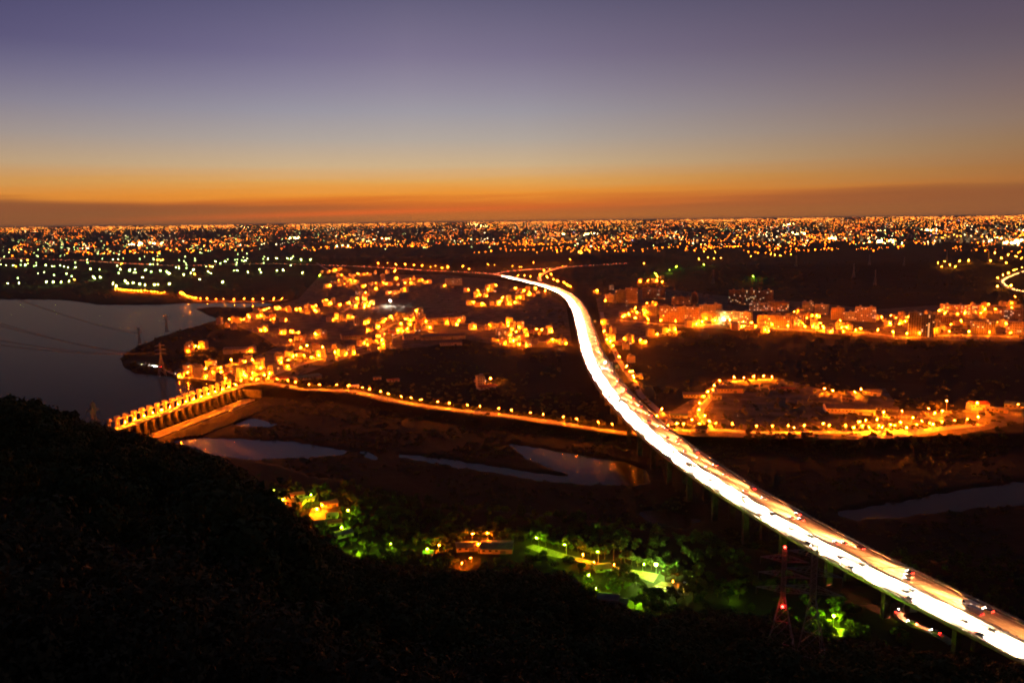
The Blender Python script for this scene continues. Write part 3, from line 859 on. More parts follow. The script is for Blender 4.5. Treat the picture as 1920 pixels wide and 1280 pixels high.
# ------------------------------------------------------------------ buildings
def lit_window(parent, mesh, loc, rz=0.0):
    return ob('lit_window', mesh, parent, loc, rz)
WIN_W = MB().box((0, 0, 0), (1.5, 0.10, 1.3)).mesh('lit_window_warm', G_WINW)
WIN_C = MB().box((0, 0, 0), (1.5, 0.10, 1.3)).mesh('lit_window_cool', G_WINC)
def block(p, rz, w, d, h, floors, label, cat='apartment block', group=None, wall=None, lit=0.12, towers=2, name='apartment_block', cool=0.6, stair=False, balcony=True):
    """a slab of flats: walls, floor ledges, roof parapet, stair towers, windows"""
    wall = wall or random.choice([M_TILE, M_PALE, M_GREYW])
    mb = MB().box((0, 0, h / 2 - 0.5), (w, d, h + 1.0))
    o = ob(name, mb.mesh(name, wall), None, tuple(p), rz)
    tag(o, label, cat, group)
    mb = MB()
    for sx, sy, bx, by in ((0, -d / 2 + 0.15, w, 0.3), (0, d / 2 - 0.15, w, 0.3), (-w / 2 + 0.15, 0, 0.3, d - 0.62), (w / 2 - 0.15, 0, 0.3, d - 0.62)):
        mb.box((sx, sy, h + 0.55), (bx, by, 1.1))
    roof = ob('roof', mb.mesh('roof_parapet', wall), o)
    for i in range(towers):
        x = -w / 2 + (i + 0.5) * w / towers
        ob('stair_tower', MB().box((x, 0.1 * d, h + 2.2), (min(5.0, w * 0.35), min(5.0, d * 0.5), 4.4)).mesh('stair_tower', wall), roof)
        if random.random() < 0.6:
            ob('water_tank', MB().tube((x + 4, -0.15 * d, h), (x + 4, -0.15 * d, h + 2.2), 1.0, 1.0, 8).mesh('water_tank', M_STEEL), roof)
    fh = h / floors
    mb = MB()
    if balcony:
        for f in range(1, floors):
            mb.box((0, -d / 2 - 0.25, f * fh), (w * 0.98, 0.5, 0.28))
        nb = max(2, int(w / 7))
        for i in range(nb + 1):
            mb.box((-w / 2 + 0.3 + i * (w - 0.6) / nb, -d / 2 - 0.2, h / 2), (0.35, 0.42, h - 0.4))
        ob('ledge_grid', mb.mesh('ledge_grid', wall), o)
    nx = max(2, int(w / 3.4)); ny = max(2, int(d / 3.6))
    mb = MB()
    for f in range(floors):
        z = (f + 0.55) * fh
        for i in range(nx):
            x = -w / 2 + (i + 0.5) * w / nx
            st = stair and i == nx // 2
            if random.random() < (0.8 if st else lit):
                lit_window(o, WIN_C if random.random() < cool and not st else WIN_W, (x, -d / 2 - 0.06, z))
            else:
                mb.box((x, -d / 2 - 0.02, z), (1.7, 0.08, 1.4))
        for i in range(ny):
            y = -d / 2 + (i + 0.5) * d / ny
            for sg in (-1, 1):
                if random.random() < lit * 0.5:
                    lit_window(o, WIN_C if random.random() < cool else WIN_W, (sg * (w / 2 + 0.06), y, z), math.pi / 2)
                else:
                    mb.box((sg * (w / 2 + 0.02), y, z), (0.08, 1.6, 1.4))
    x = ob('dark_windows', mb.mesh('dark_windows', M_GLASSD), o); x['kind'] = 'stuff'
    return o
def px_block(uL, uR, vB, vT, floors, label, yaw=0.0, dk=0.55, **kw):
    p = G((uL + uR) / 2, vB)
    depth = math.sqrt(p.x ** 2 + p.y ** 2 + CAMZ ** 2)
    dd = (CAMR.transposed() @ (p - Vector((0, 0, CAMZ)))).z * -1
    w = (uR - uL) / FPX * dd; h = (vB - vT) / FPX * dd
    az = math.atan2(p.x, p.y)
    d = max(9.0, min(18.0, w * dk))
    q = p + Vector((math.sin(az), math.cos(az), 0)) * d * 0.5
    return block((q.x, q.y, 0), -az + R(yaw), w / max(0.6, math.cos(R(yaw))), d, h, floors, label, **kw)
TOWN = [
    (1173, 1195, 569, 541, 9, 'tall tan office block with a lit upper wall, left end of the town', 8, dict(lit=0.05, wall=M_TILE, towers=1, cat='office block')),
    (1153, 1172, 567, 545, 8, 'dark slab left of the tan office block', 8, dict(lit=0.02, wall=M_GREYW, towers=1)),
    (1205, 1247, 561, 541, 8, 'wide dim reddish block behind the tan office block', -6, dict(lit=0.05, wall=M_TILE, towers=2)),
    (1237, 1309, 604, 576, 8, 'long eight-storey apartment slab facing the dark field', -4, dict(lit=0.10, wall=M_TILE, towers=4)),
    (1312, 1351, 602, 572, 9, 'bright orange apartment slab standing over the glowing street', 14, dict(lit=0.05, wall=M_PALE, towers=2)),
    (1366, 1384, 571, 545, 11, 'first dark tower of the five-tower group, at its left end', 0, dict(lit=0.11, wall=M_TILE, towers=1)),
    (1383, 1401, 571, 544, 11, 'second dark tower of the five-tower group from its left end', 0, dict(lit=0.11, wall=M_TILE, towers=1)),
    (1400, 1417, 571, 544, 11, 'middle dark tower of the five-tower group', 0, dict(lit=0.13, wall=M_TILE, towers=1)),
    (1416, 1432, 571, 546, 11, 'fourth dark tower of the five-tower group from its left end', 0, dict(lit=0.11, wall=M_TILE, towers=1)),
    (1431, 1449, 571, 545, 11, 'last dark tower of the five-tower group, at its right end', 0, dict(lit=0.10, wall=M_TILE, towers=1)),
    (1342, 1409, 605, 585, 6, 'low dark apartment row behind the green-white floodlight', -5, dict(lit=0.2, wall=M_GREYW, towers=3)),
    (1421, 1482, 614, 593, 6, 'low apartment row with a bright orange foot', -6, dict(lit=0.05, wall=M_TILE, towers=3)),
    (1406, 1440, 583, 569, 4, 'pale low block with cool lit windows in front of the five towers', -8, dict(lit=0.3, wall=M_PALE, towers=1, cool=1.0)),
    (1441, 1478, 583, 567, 5, 'orange low block right of the pale one below the five towers', -4, dict(lit=0.15, wall=M_TILE, towers=2)),
    (1296, 1308, 569, 550, 7, 'slim lit tower block left of the five-tower group', 0, dict(lit=0.06, wall=M_TILE, towers=1)),
    (1260, 1294, 571, 557, 5, 'low block with roof sheds behind the long slab', -8, dict(lit=0.05, wall=M_TILE, towers=3)),
    (1504, 1524, 584, 567, 5, 'stepped pale block on the rise right of the five towers', 6, dict(lit=0.05, wall=M_PALE, towers=2)),
    (1528, 1552, 590, 572, 5, 'pale terraced block beside the bright street', -6, dict(lit=0.05, wall=M_PALE, towers=1)),
    (1559, 1582, 600, 578, 6, 'tan block with a single stair tower near the bright street', 5, dict(lit=0.06, wall=M_TILE, towers=1)),
    (1584, 1603, 601, 586, 4, 'yellow lit low block left of the twin-topped block', 0, dict(lit=0.05, wall=M_PALE, towers=1)),
    (1604, 1640, 603, 577, 8, 'red-brown block with two roof towers and cool lit windows', 0, dict(lit=0.16, wall=M_TILE, towers=2, cool=1.0)),
    (1703, 1724, 630, 587, 14, 'dark high-rise tower with few lit windows', 3, dict(lit=0.07, wall=M_GREYW, towers=1)),
    (1727, 1749, 632, 590, 14, 'dark high-rise tower with a column of yellow stair windows', 3, dict(lit=0.05, wall=M_GREYW, towers=1, stair=True)),
    (1766, 1834, 589, 573, 5, 'long red-brown block with rows of lit windows at the right', -3, dict(lit=0.3, wall=M_TILE, towers=3)),
    (1750, 1797, 608, 594, 4, 'low flat block right of the two dark towers', 4, dict(lit=0.08, wall=M_TILE, towers=2)),
    (1823, 1861, 626, 604, 6, 'dark block with a cool lit ground floor at the right', 10, dict(lit=0.1, wall=M_GREYW, towers=1, cool=1.0)),
    (1886, 1925, 598, 583, 5, 'tan block with cool windows at the right edge', -6, dict(lit=0.2, wall=M_TILE, towers=2, cool=1.0)),
    (1890, 1932, 628, 604, 5, 'broad school-like block at the right edge with a white lit sign', 8, dict(lit=0.12, wall=M_PALE, towers=1)),
    (1440, 1462, 600, 588, 4, 'small pale block between the two apartment rows', 5, dict(lit=0.08, wall=M_PALE, towers=1)),
    (1485, 1510, 606, 592, 5, 'tan block wedged beside the bright street corner', -8, dict(lit=0.06, wall=M_TILE, towers=1)),
    (1206, 1230, 592, 577, 5, 'lit pale block left of the long slab', 10, dict(lit=0.05, wall=M_PALE, towers=1)),
    (1135, 1152, 566, 553, 4, 'lit low block beside the viaduct bend', 0, dict(lit=0.05, wall=M_PALE, towers=1)),
]
for uL, uR, vB, vT, fl, lab, yaw, kw in TOWN:
    px_block(uL, uR, vB, vT, fl, lab, yaw, group='buildings of the apartment town', **kw)
for uL, uR, vB, vT, fl, lab, yaw in [
        (664, 673, 610, 596, 5, 'slim pale tower house in the middle of the village', 10), (835, 866, 535, 523, 4, 'wide lit block at the far side of the village', 4), (714, 722, 526, 515, 5, 'slim block by the far village street', 0),
        (880, 893, 618, 608, 3, 'pale three-storey block near the village lane end', -8), (930, 952, 628, 618, 3, 'lit block beside the expressway side of the village', 6)]:
    px_block(uL, uR, vB, vT, fl, lab, yaw, lit=0.08, towers=1, group='larger blocks of the village', wall=M_PALE)

# gabled sheds / halls
def hall(p, rz, w, d, h, rise, label, wall=M_PALE, roofm=M_ROOFD, cat='warehouse', group=None, name='warehouse', windows=True):
    """ridge runs along local x; eaves overhang; loading door and window row on the near side"""
    mb = MB().box((0, 0, h / 2 - 0.5), (w, d, h + 1.0))
    for sx in (-w / 2, w / 2):
        mb.face([(sx, -d / 2, h), (sx, d / 2, h), (sx, 0, h + rise)])
    o = ob(name, mb.mesh(name, wall), None, tuple(p), rz)
    tag(o, label, cat, group)
    mb = MB(); e = 0.6; t = 0.18
    k = rise / (d / 2)
    for sg in (-1, 1):
        y0, z0 = sg * (d / 2 + e), h - e * k
        mb.face([(-w / 2 - e, y0, z0 + t), (w / 2 + e, y0, z0 + t), (w / 2 + e, 0, h + rise + t), (-w / 2 - e, 0, h + rise + t)])
        mb.face([(-w / 2 - e, y0, z0), (w / 2 + e, y0, z0), (w / 2 + e, 0, h + rise), (-w / 2 - e, 0, h + rise)])
        mb.face([(-w / 2 - e, y0, z0), (w / 2 + e, y0, z0), (w / 2 + e, y0, z0 + t), (-w / 2 - e, y0, z0 + t)])
    for i in range(int(w / 2.5)):
        x = -w / 2 + 1 + i * 2.5
        for sg in (-1, 1):
            mb.face([(x, sg * (d / 2 + e), h - e * k + t + 0.08), (x + 0.25, sg * (d / 2 + e), h - e * k + t + 0.08), (x + 0.25, 0, h + rise + t + 0.08), (x, 0, h + rise + t + 0.08)])
    ob('roof', mb.mesh('roof', roofm), o)
    if windows:
        ob('door', MB().box((w * 0.2, -d / 2 - 0.05, min(1.6, h * 0.36)), (min(3.5, w * 0.3), 0.12, min(3.0, h * 0.7))).mesh('door', M_GATE), o)
        n = max(1, int(w / 6))
        for i in range(n):
            ob('window', MB().box((-w / 2 + (i + 0.5) * w / n * 0.6, -d / 2 - 0.04, h * 0.66), (1.8, 0.1, 1.1)).mesh('window', M_GLASSD), o)
    return o
def px_hall(uL, uR, vB, vT, label, yaw=0, dk=0.5, dmin=8, dmax=30, zoff=0.0, **kw):
    p = P((uL + uR) / 2, vB) if vB > 820 else G((uL + uR) / 2, vB)
    dd = (CAMR.transposed() @ (p - Vector((0, 0, CAMZ)))).z * -1
    w = (uR - uL) / FPX * dd; ht = max(3.2, (vB - vT) / FPX * dd * 0.8)
    az = math.atan2(p.x, p.y); d = max(dmin, min(dmax, w * dk))
    q = p + Vector((math.sin(az), math.cos(az), 0)) * d * 0.5
    g = H(q.x, q.y) if vB > 820 else 0.0
    return hall((q.x, q.y, g), -az + R(yaw), w, d, ht * 0.72, ht * 0.28, label, **kw)
for uL, uR, vB, vT, lab, yaw, kw in [
        (1548, 1634, 777, 758, 'big pale gabled warehouse glowing orange beside the riverside road', 12, dict(wall=M_PALE, dk=0.45)),
        (1579, 1600, 753, 739, 'small dark-roofed shed behind the big pale warehouse', 5, dict(wall=M_TILE)),
        (1619, 1650, 742, 729, 'brightly lit pale house at the field edge behind the warehouse', -6, dict(wall=M_PALE, roofm=M_ROOFC)),
        (1640, 1682, 771, 761, 'low dark-roofed shed right of the big pale warehouse', -4, dict(wall=M_GREYW)),
        (1657, 1679, 783, 774, 'small yellow-lit kiosk below the warehouse', 0, dict(wall=M_PALE)),
        (1815, 1850, 769, 749, 'orange-lit gable shed under the bright pole lamp', 35, dict(wall=M_PALE, roofm=M_ROOFR)),
        (1850, 1886, 773, 762, 'low shed with cement roof right of the orange gable shed', 6, dict(wall=M_TILE, roofm=M_ROOFC)),
        (1888, 1935, 770, 752, 'large dim hall with greenish lit front at the right edge', -8, dict(wall=M_GREYW, roofm=M_ROOFG)),
        (1342, 1390, 737, 722, 'long two-storey hall above the farm lane', 14, dict(wall=M_TILE)),
        (1332, 1351, 749, 737, 'lit gable shed at the bend of the farm lane', 30, dict(wall=M_PALE)),
        (1281, 1321, 746, 735, 'low dark workshop left of the farm lane', 6, dict(wall=M_GREYW)),
        (1256, 1288, 784, 775, 'small cool-lit workshop beside the viaduct', 4, dict(wall=M_GREYW, roofm=M_ROOFG)),
        (1305, 1326, 811, 798, 'yellow-lit shed where the farm lane meets the riverside road', -10, dict(wall=M_PALE)),
        (1224, 1250, 790, 780, 'low shed close under the viaduct', 10, dict(wall=M_TILE)),
        (1466, 1490, 733, 725, 'small farmhouse on the lamplit farm lane', -5, dict(wall=M_TILE, roofm=M_ROOFR)),
        (1442, 1462, 731, 722, 'dark-roofed farmhouse by the farm lane lamps', 8, dict(wall=M_TILE)),
        (797, 872, 603, 589, 'long hall with a lit colonnade in the village', 8, dict(wall=M_PALE, roofm=M_ROOFD, dk=0.35)),
        (756, 786, 637, 624, 'pale gabled shed at the lower village edge', 10, dict(wall=M_PALE, roofm=M_ROOFC)),
        (788, 872, 637, 625, 'long factory shed with cool lit strip windows', 6, dict(wall=M_GREYW, dk=0.3)),
        (825, 866, 648, 638, 'low gabled shed before the long factory', 4, dict(wall=M_PALE)),
        (640, 692, 636, 623, 'wide dim hall left of the pale gabled shed', 8, dict(wall=M_GREYW)),
        (422, 466, 662, 649, 'orange-lit warehouse alone on the dark peninsula', -14, dict(wall=M_PALE, roofm=M_ROOFC)),
        (500, 540, 716, 706, 'long orange-lit shed beside the levee road start', 10, dict(wall=M_PALE, roofm=M_ROOFR)),
        (552, 600, 712, 703, 'greenhouse-like shed with green lit edge near the levee', 24, dict(wall=M_GREYW, roofm=M_ROOFG)),
        (652, 672, 728, 721, 'small white-lit filling station on the levee road', 10, dict(wall=M_WHITE, roofm=M_WHITE)),
        (700, 715, 712, 705, 'dim orange house alone in the dark field', 0, dict(wall=M_TILE)),
        (726, 748, 716, 709, 'small lit house with yard beside the dim field house', 20, dict(wall=M_TILE, roofm=M_ROOFR)),
        (895, 930, 730, 721, 'orange-lit farmhouse alone in the dark central field', 24, dict(wall=M_PALE, roofm=M_ROOFR))]:
    px_hall(uL, uR, vB, vT, lab, yaw, **kw)

# small houses of the villages ------------------------------------------------
ADDED_WALL_LAMP = MB().blob((0, 0, 0), 0.16).tube((0, 0.1, 0.2), (0, 0.75, 0.3), 0.05, 0.05, 4).mesh('added_wall_lamp', G_SODV)  # added lamps that brighten house fronts and thicken the village glow
HM = []
def house_variant(i):
    rnd = random.Random(i)
    w, d = rnd.uniform(7, 13), rnd.uniform(9, 15)
    fl = rnd.choice([1, 2, 2, 3, 3, 4]); h = 3.3 * fl
    wall = [M_PALE, M_TILE, M_GREYW, M_PALE][i % 4]
    a = MB().box((0, 0, h / 2 - 0.4), (w, d, h + 0.8))
    r = MB()
    gable = fl <= 2 and i % 3 == 0
    if gable:
        k = 1.6
        for sg in (-1, 1):
            r.face([(-w / 2 - 0.5, sg * (d / 2 + 0.6), h - 0.1), (w / 2 + 0.5, sg * (d / 2 + 0.6), h - 0.1), (w / 2 + 0.5, 0, h + k), (-w / 2 - 0.5, 0, h + k)])
        for sx in (-1, 1):
            a.face([(sx * w / 2, -d / 2, h), (sx * w / 2, d / 2, h), (sx * w / 2, 0, h + k - 0.25)])
        rm = [M_ROOFR, M_ROOFD, M_ROOFG][i % 3 if i % 2 else 1]
    else:
        for x, y, bx, by in ((0, -d / 2 + 0.12, w, 0.24), (0, d / 2 - 0.12, w, 0.24), (-w / 2 + 0.12, 0, 0.24, d - 0.5), (w / 2 - 0.12, 0, 0.24, d - 0.5)):
            r.box((x, y, h + 0.5), (bx, by, 1.0))
        r.box((w * 0.2, d * 0.15, h + 1.4), (w * 0.4, d * 0.35, 2.8)).box((w * 0.2, d * 0.15, h + 2.9), (w * 0.5, d * 0.42, 0.2))
        r.tube((-w * 0.25, -d * 0.2, h), (-w * 0.25, -d * 0.2, h + 1.9), 0.8, 0.8, 7)
        rm = M_ROOFC
    win = MB()
    spots = []
    for f in range(fl):
        for k in range(2 if w < 9 else 3):
            x = -w / 2 + (k + 0.5) * w / (2 if w < 9 else 3)
            win.box((x, -d / 2 - 0.03, 3.3 * f + 1.8), (1.5, 0.1, 1.3)); spots.append((x, -d / 2 - 0.09, 3.3 * f + 1.8))
            win.box((x, d / 2 + 0.03, 3.3 * f + 1.8), (1.5, 0.1, 1.3))
    win.box((-w * 0.15, -d / 2 - 0.06, 1.1), (1.2, 0.1, 2.2))
    col = {M_PALE: 'pale', M_TILE: 'tan', M_GREYW: 'grey'}[wall]
    return dict(wall=a.mesh('house', wall), roof=r.mesh('house_roof', rm), win=win.mesh('house_windows', M_GLASSD), spots=spots, rad=math.hypot(w, d) / 2,
                desc='%s %s-storey %s house' % (col, ['', 'one', 'two', 'three', 'four'][fl], 'gable-roofed' if gable else 'flat-roofed'))
HM = [house_variant(i) for i in range(20)]
TAKEN = []
MARKS = [(390, 705, 'by the reservoir shore road'), (470, 715, 'close to the weir'), (560, 690, 'on the lane above the weir'), (500, 655, 'at the dark village edge by the reservoir'), (640, 660, 'on the lower village lane'), (600, 585, 'left of the village centre'), (665, 575, 'along the village main street'), (730, 575, 'by the white floodlight'), (650, 520, 'at the far end of the main street'),
         (760, 610, 'around the crossing of the village lanes'), (830, 595, 'near the long colonnaded hall'), (720, 645, 'at the lower village edge'), (790, 530, 'in the far middle of the village'), (880, 560, 'right of the village centre'), (930, 620, 'near the end of the cross lane'), (1000, 640, 'below the viaduct bend, lower row'), (990, 560, 'below the viaduct bend, upper row'), (840, 510, 'towards the far expressway'),
         (1130, 610, 'beside the viaduct side road'), (1160, 660, 'lower down the viaduct side road'), (1200, 535, 'behind the office block'), (1200, 590, 'left of the long slab'), (1350, 600, 'around the green-white floodlight'), (1430, 612, 'by the brightest orange floodlight'), (1540, 610, 'along the bright street corner'), (1680, 600, 'left of the two dark towers'), (1780, 615, 'right of the two dark towers'), (1840, 580, 'near the right edge of the town')]
MARKW = [(G(u, v), t) for u, v, t in MARKS]
def place_house(x, y, rz, where, grp, v=None):
    where = min(MARKW, key=lambda m: (m[0].x - x) ** 2 + (m[0].y - y) ** 2)[1]
    v = v or random.choice(HM)
    for (a, b, r) in TAKEN:
        if (a - x) ** 2 + (b - y) ** 2 < ((r + v['rad']) * 0.82) ** 2:
            return None
    z = H(x, y)
    if z < -1.0:
        return None
    # keep clear of the viaduct
    i = np.argmin((fq[:, 0] - x) ** 2 + (fq[:, 1] - y) ** 2)
    if math.hypot(fq[i, 0] - x, fq[i, 1] - y) < 30:
        return None
    TAKEN.append((x, y, v['rad']))
    o = ob('house', v['wall'], None, (x, y, z), rz)
    tag(o, v['desc'] + ' ' + where, 'house', grp)
    ob('roof', v['roof'], o)
    w = ob('windows', v['win'], o); w['kind'] = 'stuff'
    if random.random() < 0.55 and y < 2300:
        sx_, sy_, _ = random.choice(v['spots'])
        ob('added_wall_lamp', ADDED_WALL_LAMP, o, (sx_ + 0.9, sy_ - 0.7, 3.1))
    for s in v['spots']:
        if random.random() < 0.14:
            lit_window(o, random.choice([WIN_W, WIN_C]), s)
    return o

# ------------------------------------------------------------------ village and town lamps (picture-traced ground positions)
def zz(ox, oy, k, pts):
    return [(ox + x / k, oy + y / k) for x, y in pts]
VIL = zz(480, 400, 4, [(525, 448), (555, 443), (600, 435), (655, 428), (640, 475), (680, 500), (710, 515), (745, 530), (720, 472), (765, 472), (835, 465), (893, 458), (990, 450), (1045, 445), (615, 515), (665, 547), (555, 558), (820, 558), (897, 540), (1160, 507), (1213, 500), (1245, 515), (1505, 520), (1290, 530), (1120, 540), (1060, 500), (960, 545),
    (820, 615), (795, 645), (760, 660), (740, 690), (745, 715), (820, 710), (700, 690), (855, 690), (530, 673), (560, 698), (455, 713), (438, 748), (105, 730), (170, 728), (55, 748), (108, 775), (250, 735), (330, 735), (130, 810), (30, 790), (660, 797), (595, 810), (1005, 795), (1063, 785), (1115, 785), (1175, 785), (1170, 810), (1120, 815), (1195, 750), (870, 830), (950, 830), (1090, 850), (925, 875),
    (1270, 835), (1310, 840), (1310, 878), (1430, 838), (1520, 830), (1635, 875), (1750, 862), (1895, 840), (1895, 868), (1840, 840), (805, 1000), (950, 975), (955, 1010), (975, 930), (1060, 905), (1130, 890), (260, 980), (505, 1030), (390, 1020), (310, 1095), (80, 890), (180, 900), (260, 905), (450, 930), (600, 1070), (650, 1050), (480, 1095), (275, 1100), (240, 1130), (200, 1150), (140, 1160), (30, 1195),
    (1630, 690), (1700, 700), (1820, 690), (1670, 600), (1740, 590), (1800, 560), (1850, 655), (1420, 560), (1050, 600), (1100, 590), (1010, 610), (980, 545), (900, 580), (1870, 955), (1900, 960), (1840, 965), (1760, 1275), (1160, 540), (1600, 590), (1680, 630)]) + \
    zz(0, 400, 4, [(1660, 1190), (1585, 1225), (1550, 1200), (1480, 1195), (1640, 1240), (1720, 1255), (1830, 1240), (1890, 1235), (1850, 1215), (1810, 1045), (1500, 1030), (1460, 1025), (1420, 1225), (1830, 820), (1760, 860), (1860, 790), (1720, 820), (1740, 1130)]) + \
    zz(960, 400, 4, [(60, 885), (40, 915), (190, 895), (225, 895), (20, 980), (160, 965), (100, 985), (310, 975), (390, 975), (90, 600), (30, 580), (140, 620), (60, 650), (180, 580), (250, 600), (20, 690)])
TWN = zz(960, 400, 4, [(960, 525), (1020, 520), (1085, 520), (1125, 530), (1090, 490), (700, 675), (730, 570), (640, 600), (940, 765), (880, 775), (990, 770), (1040, 750), (930, 730), (680, 840), (690, 910), (720, 975), (765, 1025), (800, 1110), (850, 1180), (905, 1255), (740, 990), (845, 970), (895, 975), (955, 980), (1175, 903), (1220, 895), (1080, 930), (1490, 805), (1450, 815), (1420, 840), (1380, 855), (1540, 830), (1665, 865), (1740, 870), (1700, 850), (1890, 900), (1860, 850), (1800, 845), (1160, 740), (1010, 690), (1080, 700)]) + \
    zz(1440, 400, 4, [(1275, 750), (1120, 770), (1015, 785), (915, 790), (860, 800), (960, 810), (1060, 800), (1540, 715), (1660, 700), (1750, 690), (1620, 740), (1590, 770), (370, 790), (400, 850), (415, 885), (250, 800), (270, 850), (200, 760), (290, 780), (160, 840), (120, 850), (60, 855), (20, 850), (330, 870), (480, 860), (540, 830), (580, 880), (660, 900), (700, 790), (920, 850), (1020, 835), (1855, 650), (1830, 695), (1830, 730), (1700, 740), (1250, 900), (1300, 880), (1370, 860), (1450, 830), (1400, 820), (1720, 840), (1780, 850), (1260, 830), (1860, 770), (1330, 770), (1480, 770)])
BIGT = zz(960, 400, 4, [(1880, 855)]) + zz(1440, 400, 4, [(410, 870)])
VFAR = []
def scatter_lamps(pts, where, grp, s0=1.0, houses=3, hwhere='', hgrp=''):
    for i, (u, v) in enumerate(pts):
        p = G(u, v)
        far = p.y > 2050
        if p.y > 1980:
            VFAR.append((p.x, p.y, H(p.x, p.y)))
        else:
            lamp((p.x, p.y, H(p.x, p.y)), 'orange street lamp ' + min(MARKW, key=lambda m: (m[0].x - p.x) ** 2 + (m[0].y - p.y) ** 2)[1], grp, G_SODV, rz=random.uniform(0, 6.28), s=random.choice([0.8, 1.0, 1.0, 1.25]) * s0, hood=not far)
        az = math.atan2(p.x, p.y)
        for k in range(houses):
            for _ in range(4):
                t = az + random.uniform(-1.5, 1.5) + (math.pi if random.random() < 0.22 else 0)
                rr = random.uniform(10, 27)
                x, y = p.x + math.sin(t) * rr, p.y + math.cos(t) * rr
                if place_house(x, y, random.choice([0.25, 0.25 + math.pi / 2, -0.1, random.uniform(0, 3)]), hwhere, hgrp):
                    break
for u, v in VIL + TWN:      # a clear disc round every lamp
    p = G(u, v); TAKEN.append((p.x, p.y, 2.0))
for uL, uR, vB, vT, *_ in TOWN:
    p = G((uL + uR) / 2, vB - 1.5); TAKEN.append((p.x, p.y, (uR - uL) / 2 / FPX * p.y))
scatter_lamps(VIL, 'among the village houses left of the viaduct', 'village street lamps', 1.0, 2, 'in the lamplit village left of the viaduct', 'village houses')
scatter_lamps(TWN, 'in the streets of the apartment town', 'apartment town street lamps', 1.05, 1, 'in the apartment town', 'small town houses')
far_lamps('far_village_lamps', VFAR, 'orange lamps of the far village streets', G_SODV, 8.0, 0.36)
p = G(732, 574); lamp((p.x, p.y, 0), 'very bright white floodlight in the middle of the village', None, G_WHT, 14.0, 0, s=2.2, name='floodlight')
p = G(1357, 605); lamp((p.x, p.y, 0), 'bright green-white floodlight before the low apartment row', None, G_MRC, 8.0, 0, s=2.6, name='floodlight')
p = G(1430, 614); lamp((p.x, p.y, 0), 'brightest orange floodlight at the foot of the apartment town', None, G_SODX, 9.0, 0, s=1.6, name='floodlight')
for i, (u, v) in enumerate([(600, 520), (1256, 513), (1268, 506), (1230, 518), (1320, 506), (1412, 527)]):
    p = G(u, v); lamp((p.x, p.y, H(p.x, p.y)), 'green lamp in the far fields, %s from the left' % nth(i + 1), 'far green lamps', G_GRN, 9.0, 0, s=1.8 if i else 1.2)
FARL = []
for i, (u, v) in enumerate(zz(480, 400, 4, [(850, 400), (920, 404), (985, 404), (1050, 408), (1118, 410), (1185, 412), (1250, 414), (1305, 422), (1345, 418), (1395, 430), (1440, 425), (1490, 435), (1550, 420), (1600, 440), (1665, 415), (1740, 410), (1790, 408), (1860, 422)]) +
                             zz(960, 400, 4, [(5, 420), (60, 425), (118, 397), (163, 395), (250, 390), (340, 385), (435, 382), (240, 450), (210, 480), (295, 480), (265, 505), (95, 490), (140, 500), (45, 485), (310, 525), (340, 535), (390, 545), (415, 563), (440, 578), (280, 440), (380, 420)])):
    p = G(u, v); FARL.append((p.x, p.y, H(p.x, p.y)))
far_lamps('interchange_lamps', FARL, 'orange lamps of the far expressway interchange', G_SOD, 12.0, 0.42)
for k, (pts, n, nm) in enumerate([([(216, 545), (250, 548), (316, 552)], 17, 'left'), ([(338, 552), (352, 559), (372, 564), (414, 565), (450, 565), (500, 565), (542, 562)], 19, 'right')]):
    q = smooth_line([(*G(u, v)[:2], 0.0) for u, v in pts], 6, 4)
    wl_ = ob('embankment', strip_mesh('embankment', q, [(-4, -3), (-4, 0.4), (4, 0.4), (4, -3)], M_CONC)); tag(wl_, 'lamplit embankment on the far reservoir shore, %s stretch' % nm, 'embankment')
    row(q, n, 'orange lamp on the %s far-shore embankment, %%s from its left end' % nm, 'far shore lamps', side=2.5, s=1.15, hood=False)
EXTRA = [(1335, 762, 1.7, 'bright orange pole lamp at the field left of the gable shed'), (1831, 767, 1.9, 'glaring orange pole lamp beside the gable shed'), (1774, 763, 1.9, 'glaring orange pole lamp above the car park trees'), (1907, 770, 1.4, 'orange lamp at the far right sheds')]
EXTRA[0] = (1336, 741, 1.1, 'orange lamp at the bend of the farm lane')
for u, v, s, lab in EXTRA:
    p = G(u, v + 6); lamp((p.x, p.y, 0), lab, None, G_SODX if s > 1.5 else G_SOD, 11, 0, s=s * 0.8)
LOW = [(1350, 722), (1338, 731), (1328, 743), (1320, 752), (1312, 765), (1312, 778), (1322, 790), (1331, 800), (1375, 715), (1395, 716), (1415, 714), (1432, 713), (1448, 714), (1268, 804), (1296, 797), (1230, 790), (1240, 776), (1182, 704), (1188, 716),
       (1545, 737), (1560, 741), (1603, 744), (1613, 738), (1636, 776), (1655, 783), (1690, 780), (1752, 784), (1765, 780), (1740, 776), (1835, 792), (1610, 801), (1622, 798), (1645, 797), (1668, 806), (1690, 802), (1710, 793), (1727, 800), (1700, 812), (1655, 812), (1630, 812), (1600, 812), (1545, 805), (1750, 806), (1490, 812)]
for i, (u, v) in enumerate(LOW):
    p = G(u, v); lamp((p.x, p.y, 0.1), 'orange lamp among the farms and yards right of the viaduct', 'farm and yard lamps', G_SODV, 6.0, 0.8, s=random.choice([0.8, 1.0]))

